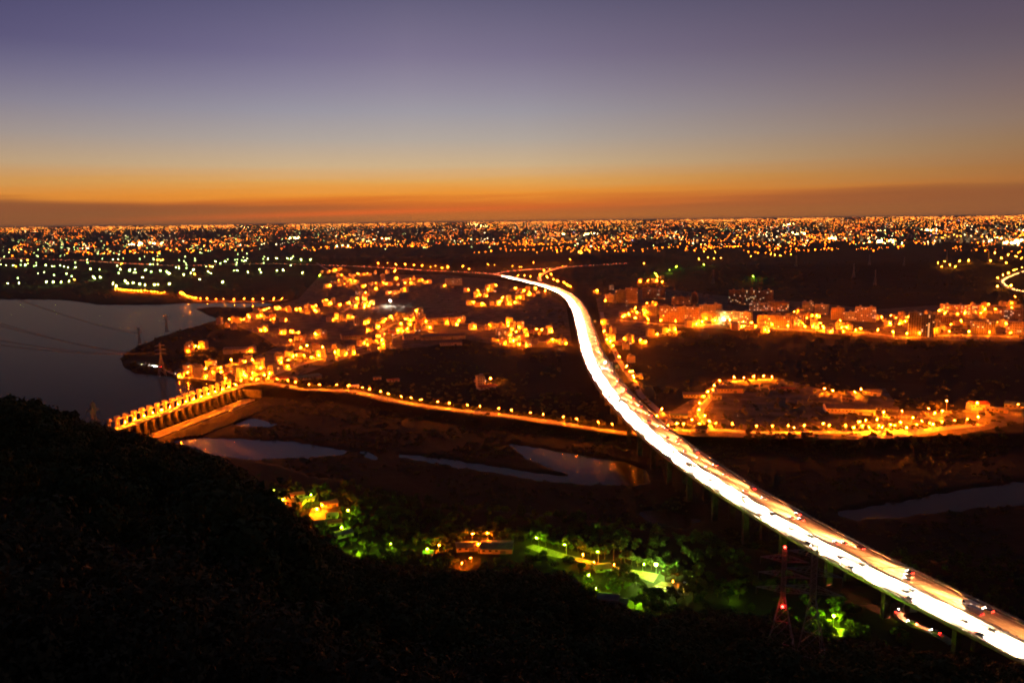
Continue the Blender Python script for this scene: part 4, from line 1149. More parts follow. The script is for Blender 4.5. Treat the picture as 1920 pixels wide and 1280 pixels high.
# ------------------------------------------------------------------ pylons and power lines
def pylon(p, rz, h, label, w0=None, bars=0.11, arms=3, beacon=False, armw=None):
    """square lattice tower: four legs, bracing per panel, pairs of cross arms with insulators"""
    w0 = w0 or h * 0.16; w1 = h * 0.035; aw = armw or h * 0.14
    o = thing('power_pylon', label, 'pylon', p, rz)
    def hw(z):
        k = z / h
        return (w0 / 2) * (1 - k / 0.62) + w1 / 2 * (k / 0.62) if k < 0.62 else w1 / 2
    C = [(-1, -1), (1, -1), (1, 1), (-1, 1)]
    for cx, cy in C:
        mb = MB(); z = -1.0
        zs = [0, h * 0.62, h]
        for a, b in zip(zs, zs[1:]):
            mb.tube((cx * hw(a), cy * hw(a), a - (1 if a == 0 else 0)), (cx * hw(b), cy * hw(b), b), bars * 1.5, bars * 1.2, 4)
        ob('leg', mb.mesh('leg', M_STEEL), o)
    z = 0.0
    while z < h - 1.0:
        st = max(2.2 * hw(z) * 0.9, h * 0.035); z2 = min(h, z + st)
        mb = MB()
        for (ax, ay), (bx, by) in zip(C, C[1:] + C[:1]):
            a, b = hw(z), hw(z2)
            mb.tube((ax * a, ay * a, z), (bx * b, by * b, z2), bars, n=3).tube((bx * a, by * a, z), (ax * b, ay * b, z2), bars, n=3).tube((ax * b, ay * b, z2), (bx * b, by * b, z2), bars, n=3)
        ob('brace_panel', mb.mesh('brace_panel', M_STEEL), o)
        z = z2
    tips = []
    for i in range(arms):
        za = h * (0.66 + 0.125 * i)
        for sg in (-1, 1):
            L_ = aw * (1.0 - 0.06 * i)
            mb = MB()
            for y in (-w1 / 2, w1 / 2):
                mb.tube((sg * w1 / 2, y, za), (sg * L_, 0, za + 0.3), bars, n=4).tube((sg * w1 / 2, y, za + h * 0.045), (sg * L_, 0, za + 0.35), bars, n=4)
                for k in range(1, 4):
                    f = k / 4
                    mb.tube((sg * (w1 / 2 + (L_ - w1 / 2) * f), y * (1 - f), za + 0.3 * f), (sg * (w1 / 2 + (L_ - w1 / 2) * (f - 0.2)), y * (1.2 - f), za + h * 0.045 * (1.2 - f)), bars * 0.8, n=3)
            am = ob('cross_arm', mb.mesh('cross_arm', M_STEEL), o)
            ob('insulator', MB().tube((sg * L_, 0, za + 0.3), (sg * L_, 0, za - h * 0.045), bars * 1.6, n=5).mesh('insulator', M_GATE), am)
            tips.append(Vector((sg * L_, 0, za - h * 0.045)))
    mb = MB().tube((0, 0, h - 0.3), (0, 0, h * 1.03), bars * 1.5, bars, 4)
    ob('peak', mb.mesh('peak', M_STEEL), o)
    if beacon:
        for zb, sz in ((h * 1.035, 0.28), (h * 0.56, 0.32)):
            ob('beacon_lamp', MB().blob((0, -hw(min(zb, h)) - 0.5, zb), sz).mesh('beacon_lamp', G_RED), o)
    m = Matrix.Translation(p) @ Matrix.Rotation(rz, 4, 'Z')
    return [m @ t for t in tips]
def top_at(u, v, r):
    """ground point under, and height of, something whose top shows at (u, v) at range r"""
    d = ray(u, v); k = r / math.hypot(d.x, d.y)
    x, y = d.x * k, d.y * k
    return Vector((x, y, H(x, y))), CAMZ + d.z * k - H(x, y)
p, h = top_at(1529, 1018, 165); T1 = pylon(p, R(-28), h, 'tall lattice pylon in front of the viaduct, its top across the headlights', 7.5, 0.06, armw=5.8)
p, h = top_at(1472, 1022, 178); T2 = pylon(p, R(-20), h / 1.035, 'tall lattice pylon with red beacon lamps beside the viaduct', 8.0, 0.06, beacon=True, armw=5.8)
p, h = top_at(1001, 1118, 330); pylon(p, R(10), h, 'small dim pylon on the dark wooded slope', 4.2, 0.07, armw=3.0)
p, h = top_at(173, 755, 690); T3 = pylon(p, R(50), h, 'dark pylon on the hill crest behind the weir end', 5.5, 0.14, armw=6.0)
p = G(304, 703); T4 = pylon(Vector((p.x, p.y, 0)), R(40), 46, 'rust-lit pylon on the tip of the peninsula', 9.0, 0.22, armw=8)
p = G(262, 645); T5 = pylon(Vector((p.x, p.y, 0)), R(40), 30, 'slim pylon at the peninsula shore, left of two', 5.0, 0.2, armw=6)
p = G(313, 624); T6 = pylon(Vector((p.x, p.y, 0)), R(40), 36, 'slim pylon standing farther back on the peninsula', 6.0, 0.22, armw=7)
for i, (u, v, dh) in enumerate([(1337, 533, 46), (1492, 514, 40), (1600, 526, 46), (1629, 511, 40), (1640, 536, 46), (1694, 512, 34), (1774, 505, 44), (1852, 506, 44)]):
    p = G(u, v); pylon(Vector((p.x, p.y, H(p.x, p.y))), R(30 + 7 * i), dh, 'faint distant pylon on the dark wooded rise, %s from the left' % nth(i + 1), 8, 0.24, beacon=False)
def wire(a, b, sag, r, label, n=28):
    mb = MB(); q = None
    for i in range(n + 1):
        t = i / n
        p = a.lerp(b, t); p.z -= sag * 4 * t * (1 - t)
        if q is not None:
            mb.tube(q, p, r, n=4)
        q = p
    o = ob('power_line', mb.mesh('power_line', M_RUB)); tag(o, label, 'power line', 'power lines over the reservoir')
def off_left(u, v, r):
    d = ray(u, v); k = r / math.hypot(d.x, d.y)
    return Vector((d.x * k, d.y * k, CAMZ + d.z * k))
wi = 1
for tips, ends in ((T5, [(-160, 478, 900), (-150, 492, 900)]), (T4, [(-260, 520, 560), (-250, 540, 560), (-240, 590, 500), (-240, 610, 500)]), (T3, [(-300, 600, 420), (-300, 640, 420), (-300, 690, 380)])):
    for t, e in zip(tips, ends):
        wire(t, off_left(*e), 9, 0.2, 'dark power line sagging over the reservoir, %s from the top' % nth(wi)); wi += 1
for k, (t, e) in enumerate(zip(T2[::2], [(2300, 960, 420), (2300, 930, 420), (2300, 905, 420)])):
    wire(t, off_left(*e), 6, 0.05, 'thin power line running right from the beacon pylon, %s from the bottom' % nth(k + 1))
for k, (t, e) in enumerate(zip(T1[1::2], [(2300, 1010, 420), (2300, 985, 420), (2300, 960, 420)])):
    wire(t, off_left(*e), 6, 0.05, 'thin power line running right from the tall pylon, %s from the bottom' % nth(k + 1))

# ------------------------------------------------------------------ vegetation
def crown_np(seed, n, leaf, R_=4.0, zc=6.0, zr=3.2, lumps=9, tri=False):
    """leaf faces gathered in uneven clumps through a crown"""
    g = np.random.default_rng(seed)
    cs = g.normal(0, 1, (lumps, 3)); cs /= np.linalg.norm(cs, axis=1)[:, None]
    cs *= g.uniform(0.35, 0.85, (lumps, 1)) * np.array([R_, R_, zr])
    cs[:, 2] += zc
    rad = g.uniform(0.28, 0.5, lumps) * R_
    k = g.integers(0, lumps, n)
    d = g.normal(0, 1, (n, 3)); d /= np.linalg.norm(d, axis=1)[:, None]
    c = cs[k] + d * (rad[k] * g.uniform(0.55, 1.08, n))[:, None] * np.array([1, 1, 0.8])
    a = g.normal(0, 1, (n, 3)); a -= d * (a * d).sum(1)[:, None] * 0.6; a /= np.linalg.norm(a, axis=1)[:, None]
    b = np.cross(d, a); b /= np.linalg.norm(b, axis=1)[:, None] + 1e-9
    s = leaf * g.uniform(0.6, 1.3, n)[:, None]
    if tri:
        return np.stack([c - a * s - b * s * 0.5, c + b * s * 0.7, c + a * s - b * s * 0.3], 1).reshape(-1, 3)
    q = np.stack([c - a * s, c - b * s * 0.55, c + a * s, c + b * s * 0.55], 1)
    return q.reshape(-1, 3)
def tris(n):
    return np.arange(n * 3, dtype=np.int32).reshape(-1, 3)
def quads(n):
    return np.arange(n * 4, dtype=np.int32).reshape(-1, 4)
CR_NEAR = [crown_np(i, 1500, 0.34, 3.6 + 0.4 * (i % 3), 6.0, 3.0 + 0.5 * (i % 2)) for i in range(6)]
CR_MID = [crown_np(20 + i, 800, 0.42, 4.0, 5.6, 3.0, 11, True) for i in range(5)]
CR_FINE = [crown_np(80 + i, 2600, 0.2, 3.8, 5.6, 3.0, 14, True) for i in range(4)]
BRUSH = [crown_np(90 + i, 1500, 0.032, 0.75, 0.55, 0.6, 12, True) for i in range(4)]
CR_SLP = [crown_np(60 + i, 380, 0.62, 4.0, 5.2, 2.8, 9, True) for i in range(6)]
CR_FAR = [crown_np(40 + i, 110, 1.1, 4.2, 4.0, 2.6, 6, True) for i in range(6)]
TREE_ME = [np_mesh('crown', c, quads(len(c) // 4), (M_LEAF if i % 2 else M_LEAF2,)) for i, c in enumerate(CR_NEAR)]
def trunk_mesh(i):
    r = random.Random(i); mb = MB()
    a = Vector((0, 0, -0.6)); b = Vector((r.uniform(-0.4, 0.4), r.uniform(-0.4, 0.4), 3.4))
    mb.tube(a, b, 0.32, 0.22, 7)
    for k in range(5):
        t = k * 1.26 + r.uniform(-0.3, 0.3)
        mb.tube(b - Vector((0, 0, r.uniform(0, 0.9))), b + Vector((math.cos(t) * 2.0, math.sin(t) * 2.0, r.uniform(1.6, 3.4))), 0.15, 0.05, 5)
    return mb.mesh('trunk', M_BARK)
TRUNK_ME = [trunk_mesh(i) for i in range(4)]
def tree(p, s, label, group=None):
    o = thing('tree', label, 'tree', p, random.uniform(0, 6.28), group)
    o.scale = (s, s, s * random.uniform(0.9, 1.15))
    ob('trunk', random.choice(TRUNK_ME), o); ob('crown', random.choice(TREE_ME), o)
    return o
def mass(name, base, pts, m, label, smin=0.8, smax=1.3):
    """many tree crowns read as one wood"""
    out = []
    for (x, y, z) in pts:
        c = base[RNG.integers(len(base))]
        a = RNG.uniform(0, 6.28); s = RNG.uniform(smin, smax)
        ca, sa = math.cos(a) * s, math.sin(a) * s
        q = np.empty_like(c)
        q[:, 0] = c[:, 0] * ca - c[:, 1] * sa + x; q[:, 1] = c[:, 0] * sa + c[:, 1] * ca + y; q[:, 2] = c[:, 2] * s + z
        out.append(q)
    V = np.concatenate(out)
    o = ob(name, np_mesh(name, V, tris(len(V) // 3), (m,))); tag(o, label, 'woodland', kind='stuff')
    return o

# --- wooded foreground hill
def hill_mask(x, y):
    z = HT(x, y)
    r = np.hypot(x, y); az = np.arctan2(x, y)
    m = np.interp(az, _haz, _hm); rr = np.interp(az, _haz, _hr)
    return z, (z > 3) & (r > 38) & (r < rr + 130)
n = 9000
az = RNG.uniform(R(-38), R(38), n); r = np.sqrt(RNG.uniform(38 ** 2, 640 ** 2, n))
x, y = r * np.sin(az), r * np.cos(az)
z, ok = hill_mask(x, y)
dmin = np.min(np.hypot(x[:, None] - fq[None, ::6, 0], y[:, None] - fq[None, ::6, 1]), axis=1)
ok &= dmin > 24
for tx in (T1[0], T2[0]):      # cleared strip under the pylons
    ta, trr = math.atan2(tx.x, tx.y), math.hypot(tx.x, tx.y)
    ok &= ~((np.abs(az - ta) < R(3.4)) & (np.hypot(x, y) < trr + 14) & (np.hypot(x, y) > 95))
r = np.hypot(x, y)
finep = np.stack([x, y, z - 0.8], -1)[ok & (r < 105)]
nearp = np.stack([x, y, z - 0.8], -1)[ok & (r < 200) & (r >= 105)][:650]
farp = np.stack([x, y, z - 0.8], -1)[ok & (r >= 200)][:2200]
mass('nearest_woodland', CR_FINE, finep, M_LEAF, 'dark leafy trees just below the viewpoint', 0.75, 1.15)
mass('near_woodland', CR_MID, nearp, M_LEAF, 'dark woods covering the slope below the viewpoint', 0.75, 1.2)
mass('slope_woodland', CR_SLP, farp, M_LEAF2, 'dark woods on the lower slopes above the river', 0.8, 1.4)
# scrub on the plain, levee and riverbed
def ppoints(u0, u1, v0, v1, n, z=0.0):
    u = RNG.uniform(u0, u1, n); v = RNG.uniform(v0, v1, n)
    return np.array([tuple(G(a, b, z)) for a, b in zip(u, v)])
zones = [(450, 1200, 720, 800, 900), (480, 1060, 640, 720, 420), (1130, 1920, 640, 800, 900), (230, 420, 610, 700, 500), (1130, 1920, 610, 650, 350), (950, 1060, 545, 640, 120), (1200, 1920, 815, 835, 420), (0, 480, 500, 560, 300), (400, 1060, 515, 600, 350), (1100, 1920, 500, 560, 1000), (330, 1000, 480, 497, 700)]
pts = []
for u0, u1, v0, v1, k in zones:
    q = ppoints(u0, u1, v0, v1, k)
    hh = HT(q[:, 0], q[:, 1]); q[:, 2] = hh - 0.6
    d = np.min(np.hypot(q[:, 0][:, None] - fq[None, ::6, 0], q[:, 1][:, None] - fq[None, ::6, 1]), axis=1)
    lm = np.array(LAMPS); dl = np.min(np.hypot(q[:, 0][:, None] - lm[None, :, 0], q[:, 1][:, None] - lm[None, :, 1]), axis=1)
    cl = wob(q[:, 0], q[:, 1], 60, 9.0)
    tk = np.array(TAKEN); dt = np.min(np.hypot(q[:, 0][:, None] - tk[None, :, 0], q[:, 1][:, None] - tk[None, :, 1]) - tk[None, :, 2], axis=1)
    rd = np.min(np.hypot(q[:, 0][:, None] - levee_q[None, ::2, 0], q[:, 1][:, None] - levee_q[None, ::2, 1]), axis=1)
    ok = (hh > -1.5) & (d > 24) & (dl > 6) & (dt > 3) & (rd > 9) & (cl > -0.25)
    pts.append(q[ok])
pts = np.concatenate(pts)
sm = [c * np.array([0.8, 0.8, 0.8]) - np.array([0, 0, 0.6]) for c in CR_FAR]
mass('field_scrub', sm, pts, M_LEAF2, 'dark hedges and scrub scattered over the fields', 0.5, 1.15)
q = np.concatenate([ppoints(440, 1900, 745, 860, 5200, BED_Z), ppoints(330, 1900, 840, 1060, 3600, BED_Z)])
hh = HT(q[:, 0], q[:, 1]); ok = (hh > -9.6) & (hh < -4.0) & (wob(q[:, 0], q[:, 1], 35, 5.0) > -0.2)
q[:, 2] = hh - 0.5
reed = [c * np.array([0.42, 0.42, 0.26]) for c in CR_FAR]
mass('riverbed_scrub', reed, RNG.permutation(q[ok])[:4800], M_LEAF2, 'low brush and reeds on the gravel bars', 0.6, 1.4)

# brush along the levee, trees below the riverside road
bp = []
for q_, lo, hi, n_ in ((levee_q, -19, -6.5, 560), (levee2_q, -20, -7, 330)):
    t_, nn_ = norms(q_)
    for _ in range(n_):
        k = random.randrange(len(q_)); o_ = random.uniform(lo, hi)
        x_, y_ = q_[k, 0] + nn_[k, 0] * o_, q_[k, 1] + nn_[k, 1] * o_
        if np.min(np.hypot(fq[::4, 0] - x_, fq[::4, 1] - y_)) > 24:
            bp.append((x_, y_, H(x_, y_) - 0.5))
mass('levee_brush', [c * 0.62 for c in CR_SLP[:3]] + sm, bp, M_LEAF, 'orange-lit brush along the levee and riverside road', 0.4, 0.8)
t_, nn_ = norms(levee2_q)
for i in range(34):
    k = int((0.25 + 0.72 * (i + random.random() * 0.7) / 34) * (len(levee2_q) - 1)); o_ = random.uniform(20, 30) if i < 8 else random.uniform(28, 52)
    x_, y_ = levee2_q[k, 0] + nn_[k, 0] * o_, levee2_q[k, 1] + nn_[k, 1] * o_
    tree((x_, y_, max(H(x_, y_), -4) - 0.3), random.uniform(0.8, 1.35), 'dark tree below the riverside road, %s from the viaduct' % nth(i + 1), 'trees below the riverside road')

# ------------------------------------------------------------------ compounds at the foot of the hill
def nlamp(u, v, lab, m, h=7, arm=1.2, s=0.8, name='street_lamp', rz=None):
    p = P(u, v); return lamp((p.x, p.y, p.z), lab, None, m, h, arm, rz, s, name=name)
G_NSOD = glow('near_sodium_lamp', SODIUM, EM * 1.3)
G_NGRN = glow('near_green_lamp', GREEN, EM * 0.75)
G_FLOOD = glow('green_white_floodlight', (0.55, 1.0, 0.12), EM * 1.1)
for args in [(517, 935, 'green-yellow lamp in the tree left of the hillside hamlet', G_NGRN, 7, 1.2, 0.9), (585, 945, 'green-yellow lamp behind the roofs of the hillside hamlet', G_NGRN, 8, 1.2, 0.9), (532, 948, 'orange lamp in the left yard of the hillside hamlet', G_NSOD, 5, 0.8, 1.2),
             (520, 942, 'second orange lamp at the left yard of the hillside hamlet', G_NSOD, 5, 0.8, 0.9), (597, 966, 'brightest orange lamp in the yard of the hillside hamlet', G_NSOD, 5, 0.8, 1.7), (605, 958, 'orange lamp at the house wall of the hillside hamlet', G_NSOD, 5, 0.8, 1.0), (655, 975, 'green-yellow lamp over the lower houses of the hamlet', G_NGRN, 8, 1.2, 0.8), (640, 1002, 'green-yellow lamp beside the pale lower house', G_NGRN, 5, 0.8, 0.8),
             (672, 1040, 'green-yellow lamp low among the trees below the hamlet', G_NGRN, 4, 0.8, 1.0), (735, 1030, 'dim green lamp in the trees between hamlet and long roofs', G_NGRN, 4, 0.6, 0.55), (803, 1040, 'green lamp at the small hut left of the long roofs', G_NGRN, 4, 0.6, 0.8), (822, 1032, 'orange lamp behind the small hut', G_NSOD, 4, 0.6, 0.7), (899, 1030, 'orange lamp at the gap between the long roofs', G_NSOD, 4, 0.6, 0.9), (885, 1016, 'orange lamp behind the long roofs lighting the trees', G_NSOD, 6, 0.6, 0.9), (915, 1014, 'orange lamp behind the right long roof', G_NSOD, 6, 0.6, 0.8),
             (866, 1064, 'orange lamp at the foot of the garden steps', G_NSOD, 3, 0.5, 0.7), (884, 1054, 'orange lamp on the garden steps', G_NSOD, 3, 0.5, 0.5),
             (1010, 1030, 'pale lamp post on the tree-lined drive, leftmost of three', G_NGRN, 8, 1.4, 0.9), (1062, 1042, 'pale lamp post on the tree-lined drive, middle of three', G_NGRN, 8, 1.4, 0.9), (1122, 1055, 'pale lamp post on the tree-lined drive, rightmost of three', G_NGRN, 8, 1.4, 0.6),
             (1092, 1050, 'low orange lamp on the tree-lined drive', G_NSOD, 4, 0.5, 0.7), (1115, 1062, 'low orange lamp before the pavilion', G_NSOD, 3, 0.5, 0.6), (1150, 1066, 'low orange lamp right of the pavilion', G_NSOD, 3, 0.5, 0.6),
             (1205, 1075, 'green lamp in the tree left of the floodlight', G_NGRN, 6, 0.8, 0.8), (1197, 1132, 'green lamp glowing in the shrubs beside the dark house', G_NGRN, 3, 0.5, 1.1), (1105, 1090, 'green lamp hidden in the shrubs left of the dark house', G_NGRN, 4, 0.5, 0.8), (1118, 1112, 'green lamp at the left wall of the dark house', G_NGRN, 3, 0.5, 0.6), (1262, 1102, 'dim orange lamp over the parked cars yard', G_NSOD, 4, 0.5, 0.45),
             (1372, 1125, 'faint green lamp in the woods right of the yard', G_NGRN, 3, 0.5, 0.35), (1562, 1180, 'green lamp on a pole beside the beacon pylon', G_NGRN, 8, 0.0, 1.5)]:
    nlamp(*args)
p = P(1230, 1084); lamp((p.x, p.y, p.z), 'glaring green-white floodlight on a pole above the drive', None, G_FLOOD, 9, 0, s=1.6, name='floodlight')
NEARB = [
    (496, 516, 938, 926, 'small red-roofed house at the left end of the hamlet', 14, dict(wall=M_PALE, roofm=M_ROOFR)),
    (540, 572, 948, 934, 'broad dark gable roof between the two glowing yards', -24, dict(wall=M_TILE, roofm=M_ROOFD)),
    (544, 570, 934, 923, 'yellow-lit house at the back of the hamlet', 8, dict(wall=M_PALE, roofm=M_ROOFR)),
    (572, 590, 940, 930, 'small shed behind the hamlet roofs', -10, dict(wall=M_PALE, roofm=M_ROOFC)),
    (604, 632, 952, 938, 'dark-roofed house right of the bright yard', 18, dict(wall=M_TILE, roofm=M_ROOFD)),
    (612, 634, 972, 960, 'small yellow-lit house below the bright yard', -12, dict(wall=M_PALE, roofm=M_ROOFC)),
    (590, 612, 986, 976, 'dark low roof at the lower edge of the hamlet', 10, dict(wall=M_GREYW, roofm=M_ROOFD)),
    (616, 640, 986, 976, 'small red-walled house near the green lamp', 6, dict(wall=M_TILE, roofm=M_ROOFR)),
    (630, 660, 1008, 994, 'pale green-lit house with hipped roof below the hamlet', 20, dict(wall=M_PALE, roofm=M_ROOFC)),
    (795, 812, 1044, 1033, 'small green-lit hut left of the long roofs', -14, dict(wall=M_PALE, roofm=M_ROOFG)),
    (856, 895, 1034, 1019, 'long dark roof, left of the pair above the garden steps', 4, dict(wall=M_TILE, roofm=M_ROOFD)),
    (902, 962, 1038, 1022, 'long dark roof, right of the pair above the garden steps', -3, dict(wall=M_TILE, roofm=M_ROOFD)),
    (1114, 1146, 1072, 1060, 'open pavilion with a dim tiled roof beside the drive', 18, dict(wall=M_TILE, roofm=M_ROOFR)),
    (1122, 1160, 1138, 1112, 'dark house with pale roof edge in the lower right woods', -6, dict(wall=M_GREYW, roofm=M_ROOFC)),
    (1158, 1176, 1140, 1122, 'low annex right of the dark house', -6, dict(wall=M_GREYW, roofm=M_ROOFD))]
for uL, uR, vB, vT, lab, yaw, kw in NEARB:
    px_hall(uL, uR, vB, vT, lab, yaw, dk=0.7, dmin=6, dmax=14, cat='house', name='house', group='houses at the foot of the hill', **kw)
def patch(name, pts, m, label):
    w = [P(u, v) for u, v in pts]
    c = sum(w, Vector()) / len(w)
    mb = MB()
    n = len(w)
    for i in range(n):
        a, b = w[i], w[(i + 1) % n]
        for k in range(4):
            f0, f1 = k / 4, (k + 1) / 4
            q = [c.lerp(a, f0), c.lerp(a, f1), c.lerp(b, f1), c.lerp(b, f0)] if k else [c, c.lerp(a, f1), c.lerp(b, f1)]
            mb.face([(t.x, t.y, H(t.x, t.y) + 0.12) for t in q])
    tag(ob(name, mb.mesh(name, m)), label, kind='structure')
M_DIRT = mat('beaten_earth', (0.16, 0.13, 0.095), 0.95, 0.3, 0.5)
patch('left_yard', [(508, 944), (520, 934), (545, 940), (548, 950), (530, 955)], M_DIRT, 'glowing left yard of the hamlet')
patch('bright_yard', [(578, 970), (585, 952), (610, 950), (618, 965), (600, 980)], M_DIRT, 'brightly lit yard of the hamlet')
patch('drive', [(985, 1025), (1000, 1020), (1060, 1038), (1120, 1054), (1180, 1066), (1235, 1076), (1225, 1092), (1200, 1080), (1140, 1066), (1080, 1052), (1020, 1040)], M_DIRT, 'lamplit drive along the row of trees')
patch('car_yard', [(1222, 1100), (1240, 1090), (1290, 1092), (1292, 1116), (1240, 1116)], M_DIRT, 'dim yard with parked cars')
patch('lamp_clearing', [(1552, 1188), (1560, 1176), (1584, 1178), (1586, 1196), (1565, 1200)], M_DIRT, 'clearing lit green by the pole lamp')
TL = [(510, 930), (500, 940), (524, 930), (595, 938), (612, 935), (628, 934), (645, 938), (660, 945), (672, 950), (575, 985), (605, 992), (650, 978), (668, 972), (680, 985), (690, 998), (672, 1008), (660, 1022), (682, 1030), (690, 1042), (665, 1046), (700, 1030), (730, 1028), (745, 1032), (755, 1038), (725, 1046), (715, 1040),
      (780, 1022), (798, 1020), (815, 1018), (832, 1020), (840, 1036), (850, 1012), (862, 1008), (872, 1010), (886, 1006), (900, 1006), (912, 1008), (925, 1012), (940, 1012), (958, 1016),
      (970, 1012), (985, 1014), (997, 1018), (1012, 1020), (1024, 1024), (1036, 1026), (1048, 1030), (1060, 1032), (1072, 1034), (1084, 1036), (1096, 1040), (1108, 1044), (1120, 1045), (1134, 1048), (1172, 1056), (1184, 1060), (1196, 1062), (1210, 1064), (1222, 1068), (1240, 1070), (1255, 1078), (1140, 1088), (1158, 1092), (1170, 1080), (1180, 1092), (1192, 1100), (1205, 1110), (1175, 1108), (1150, 1100), (1095, 1085), (1102, 1100), (1112, 1120), (1190, 1140), (1205, 1138), (1212, 1128), (1222, 1120), (1240, 1128), (1262, 1120), (1290, 1112), (1305, 1100), (1320, 1108), (1290, 1085), (1310, 1085), (1345, 1120), (1365, 1132), (1385, 1122), (1420, 1110), (1440, 1108), (1545, 1178), (1575, 1172), (1592, 1180), (1602, 1192), (1590, 1206), (1548, 1200), (1560, 1210), (1232, 1124), (1248, 1132), (1268, 1128), (1282, 1122), (1258, 1118), (1300, 1118), (1224, 1134), (1238, 1140), (1278, 1078), (1266, 1088), (1248, 1088)]
for i, (u, v) in enumerate(TL):
    p = P(u, v)
    place = 'beside the hillside hamlet' if u < 700 else 'near the long roofs' if u < 965 else 'lining the lamplit drive' if v < 1072 and u < 1245 else 'around the dark house' if u < 1230 else 'by the green pole lamp' if u > 1500 else 'in the dim woods right of the yard'
    tree((p.x, p.y, p.z - 0.2), random.uniform(0.55, 0.95) if u < 1000 else random.uniform(0.6, 1.05), 'leafy tree ' + place, 'trees ' + place)
def palm(u, v, lab):
    p = P(u, v); o = thing('palm_tree', lab, 'palm tree', p)
    mb = MB(); h = 11.0
    for k in range(6):
        mb.tube((0.05 * k, 0, h * k / 6 - (0.5 if k == 0 else 0)), (0.05 * (k + 1), 0, h * (k + 1) / 6), 0.24 - 0.015 * k, 0.225 - 0.015 * k, 7)
    ob('trunk', mb.mesh('trunk', M_BARK), o)
    for i in range(14):
        a = i * 2 * math.pi / 14; mb = MB(); e = 0.7 if i % 2 else 0.2
        q = Vector((0.3, 0, h))
        for k in range(5):
            n_ = q + Vector((math.cos(a) * 0.5, math.sin(a) * 0.5, e - 0.28 * k))
            w = 0.5 * (1 - k / 5.5); sd = Vector((-math.sin(a), math.cos(a), 0))
            mb.face([q - sd * w, q + sd * w, n_ + sd * w * 0.8, n_ - sd * w * 0.8]); q = n_
        ob('frond', mb.mesh('frond', M_LEAF), o)
palm(1150, 1052, 'tall thin palm beside the drive, left of two')
palm(1164, 1056, 'tall thin palm beside the drive, right of two')
for i, (u, v, c, ty) in enumerate([(1232, 1104, 'white', 'sedan'), (1240, 1105, 'silver', 'hatchback'), (1248, 1107, 'white', 'sedan'), (1256, 1110, 'beige', 'sedan'), (1283, 1098, 'white', 'van')]):
    p = P(u, v); k = car(p + Vector((0, 0, 0.14)), R(60), ty, c, 'parked %s %s in the dim yard, %s from the left' % (c, ty, nth(i + 1)), 'cars parked in the yard', None, 2)
    for ch in list(k.children):
        if ch.name.startswith(('headlight', 'taillight')):
            bpy.data.objects.remove(ch)
# winding lane below the viaduct at lower right, with one car
wl = [P(u, v) for u, v in [(1715, 1143), (1690, 1143), (1678, 1150), (1684, 1160), (1705, 1169), (1730, 1178), (1755, 1187), (1775, 1198), (1788, 1210)]]
q = smooth_line(wl, 3, 4); q[:, 2] = HT(q[:, 0], q[:, 1]) + 0.5
tag(ob('winding_lane', strip_mesh('winding_lane', q, [(-2.4, -0.6), (-2.4, 0), (2.4, 0), (2.4, -0.6)], M_CONC)), 'narrow winding lane below the viaduct at the lower right', kind='structure')
t_, n_ = norms(q)
for i, (f, lab) in enumerate([(0.25, 'silver car with red lights on the winding lane, at its upper bend'), (0.55, 'white car with red lights in the middle of the winding lane'), (0.8, 'beige car with red lights at the lower end of the winding lane')]):
    k = int(f * (len(q) - 1))
    car((q[k, 0], q[k, 1], q[k, 2] + 0.02), math.atan2(-t_[k, 1], -t_[k, 0]), 'sedan', ['silver', 'white', 'beige'][i], lab, None, (beam('lane_long', 420000, (1.0, 0.22, 0.08), 5.4), beam('lane', 50000, (1.0, 0.22, 0.08), 13.0), beam('lane_short', 7000, (1.0, 0.22, 0.08), 40.0)), 2)
# car with headlights on the peninsula road
p0, p1 = G(300, 688), G(290, 686)
car((p0.x, p0.y, 0.2), math.atan2(p1.y - p0.y, p1.x - p0.x), 'sedan', 'white', 'lone white car with headlights on the peninsula shore road', None, (beam('pen_long', 8000000, (1.0, 0.95, 0.9), 5.4), beam('pen', 1200000, (1.0, 0.95, 0.9), 13.0)), 1)

# ------------------------------------------------------------------ distant city
def octa_np(c, r):
    d = np.array([(1, 0, 0), (-1, 0, 0), (0, 1, 0), (0, -1, 0), (0, 0, 1), (0, 0, -1)], dtype=float)
    V = c[:, None, :] + d[None] * r[:, None, None]
    f = np.array([(0, 2, 4), (2, 1, 4), (1, 3, 4), (3, 0, 4), (2, 0, 5), (1, 2, 5), (3, 1, 5), (0, 3, 5)])
    F = f[None] + (np.arange(len(c)) * 6)[:, None, None]
    return V.reshape(-1, 3), F.reshape(-1, 3)
def light_field(name, pts, m, label, rmin, rmax, hmin=6, hmax=14):
    pts = np.asarray(pts)
    c = np.zeros((len(pts), 3)); c[:, :2] = pts[:, :2]
    c[:, 2] = HT(pts[:, 0], pts[:, 1]) + RNG.uniform(hmin, hmax, len(pts))
    V, F = octa_np(c, rmin + (rmax - rmin) * RNG.power(0.45, len(pts)))
    o = ob(name, np_mesh(name, V, F, (m,))); tag(o, label, 'city lights', kind='stuff')
def streets(u0, u1, v0, v1, n, seed):
    c = band(u0, u1, v0, v1, n, 0.1, seed)
    out = []
    for x, y in c:
        a = 0.35 + 0.6 * math.sin(x / 2600.0 + y / 3400.0) + random.choice([0, math.pi / 2]) + random.gauss(0, 0.08)
        ln = random.uniform(200, 1300) * (0.5 + y / 14000.0); st = random.uniform(38, 70) * (0.6 + y / 12000.0)
        for k in np.arange(-ln / 2, ln / 2, st):
            if random.random() < 0.85:
                out.append((x + math.cos(a) * k + random.gauss(0, 4), y + math.sin(a) * k + random.gauss(0, 4)))
    return np.array(out)
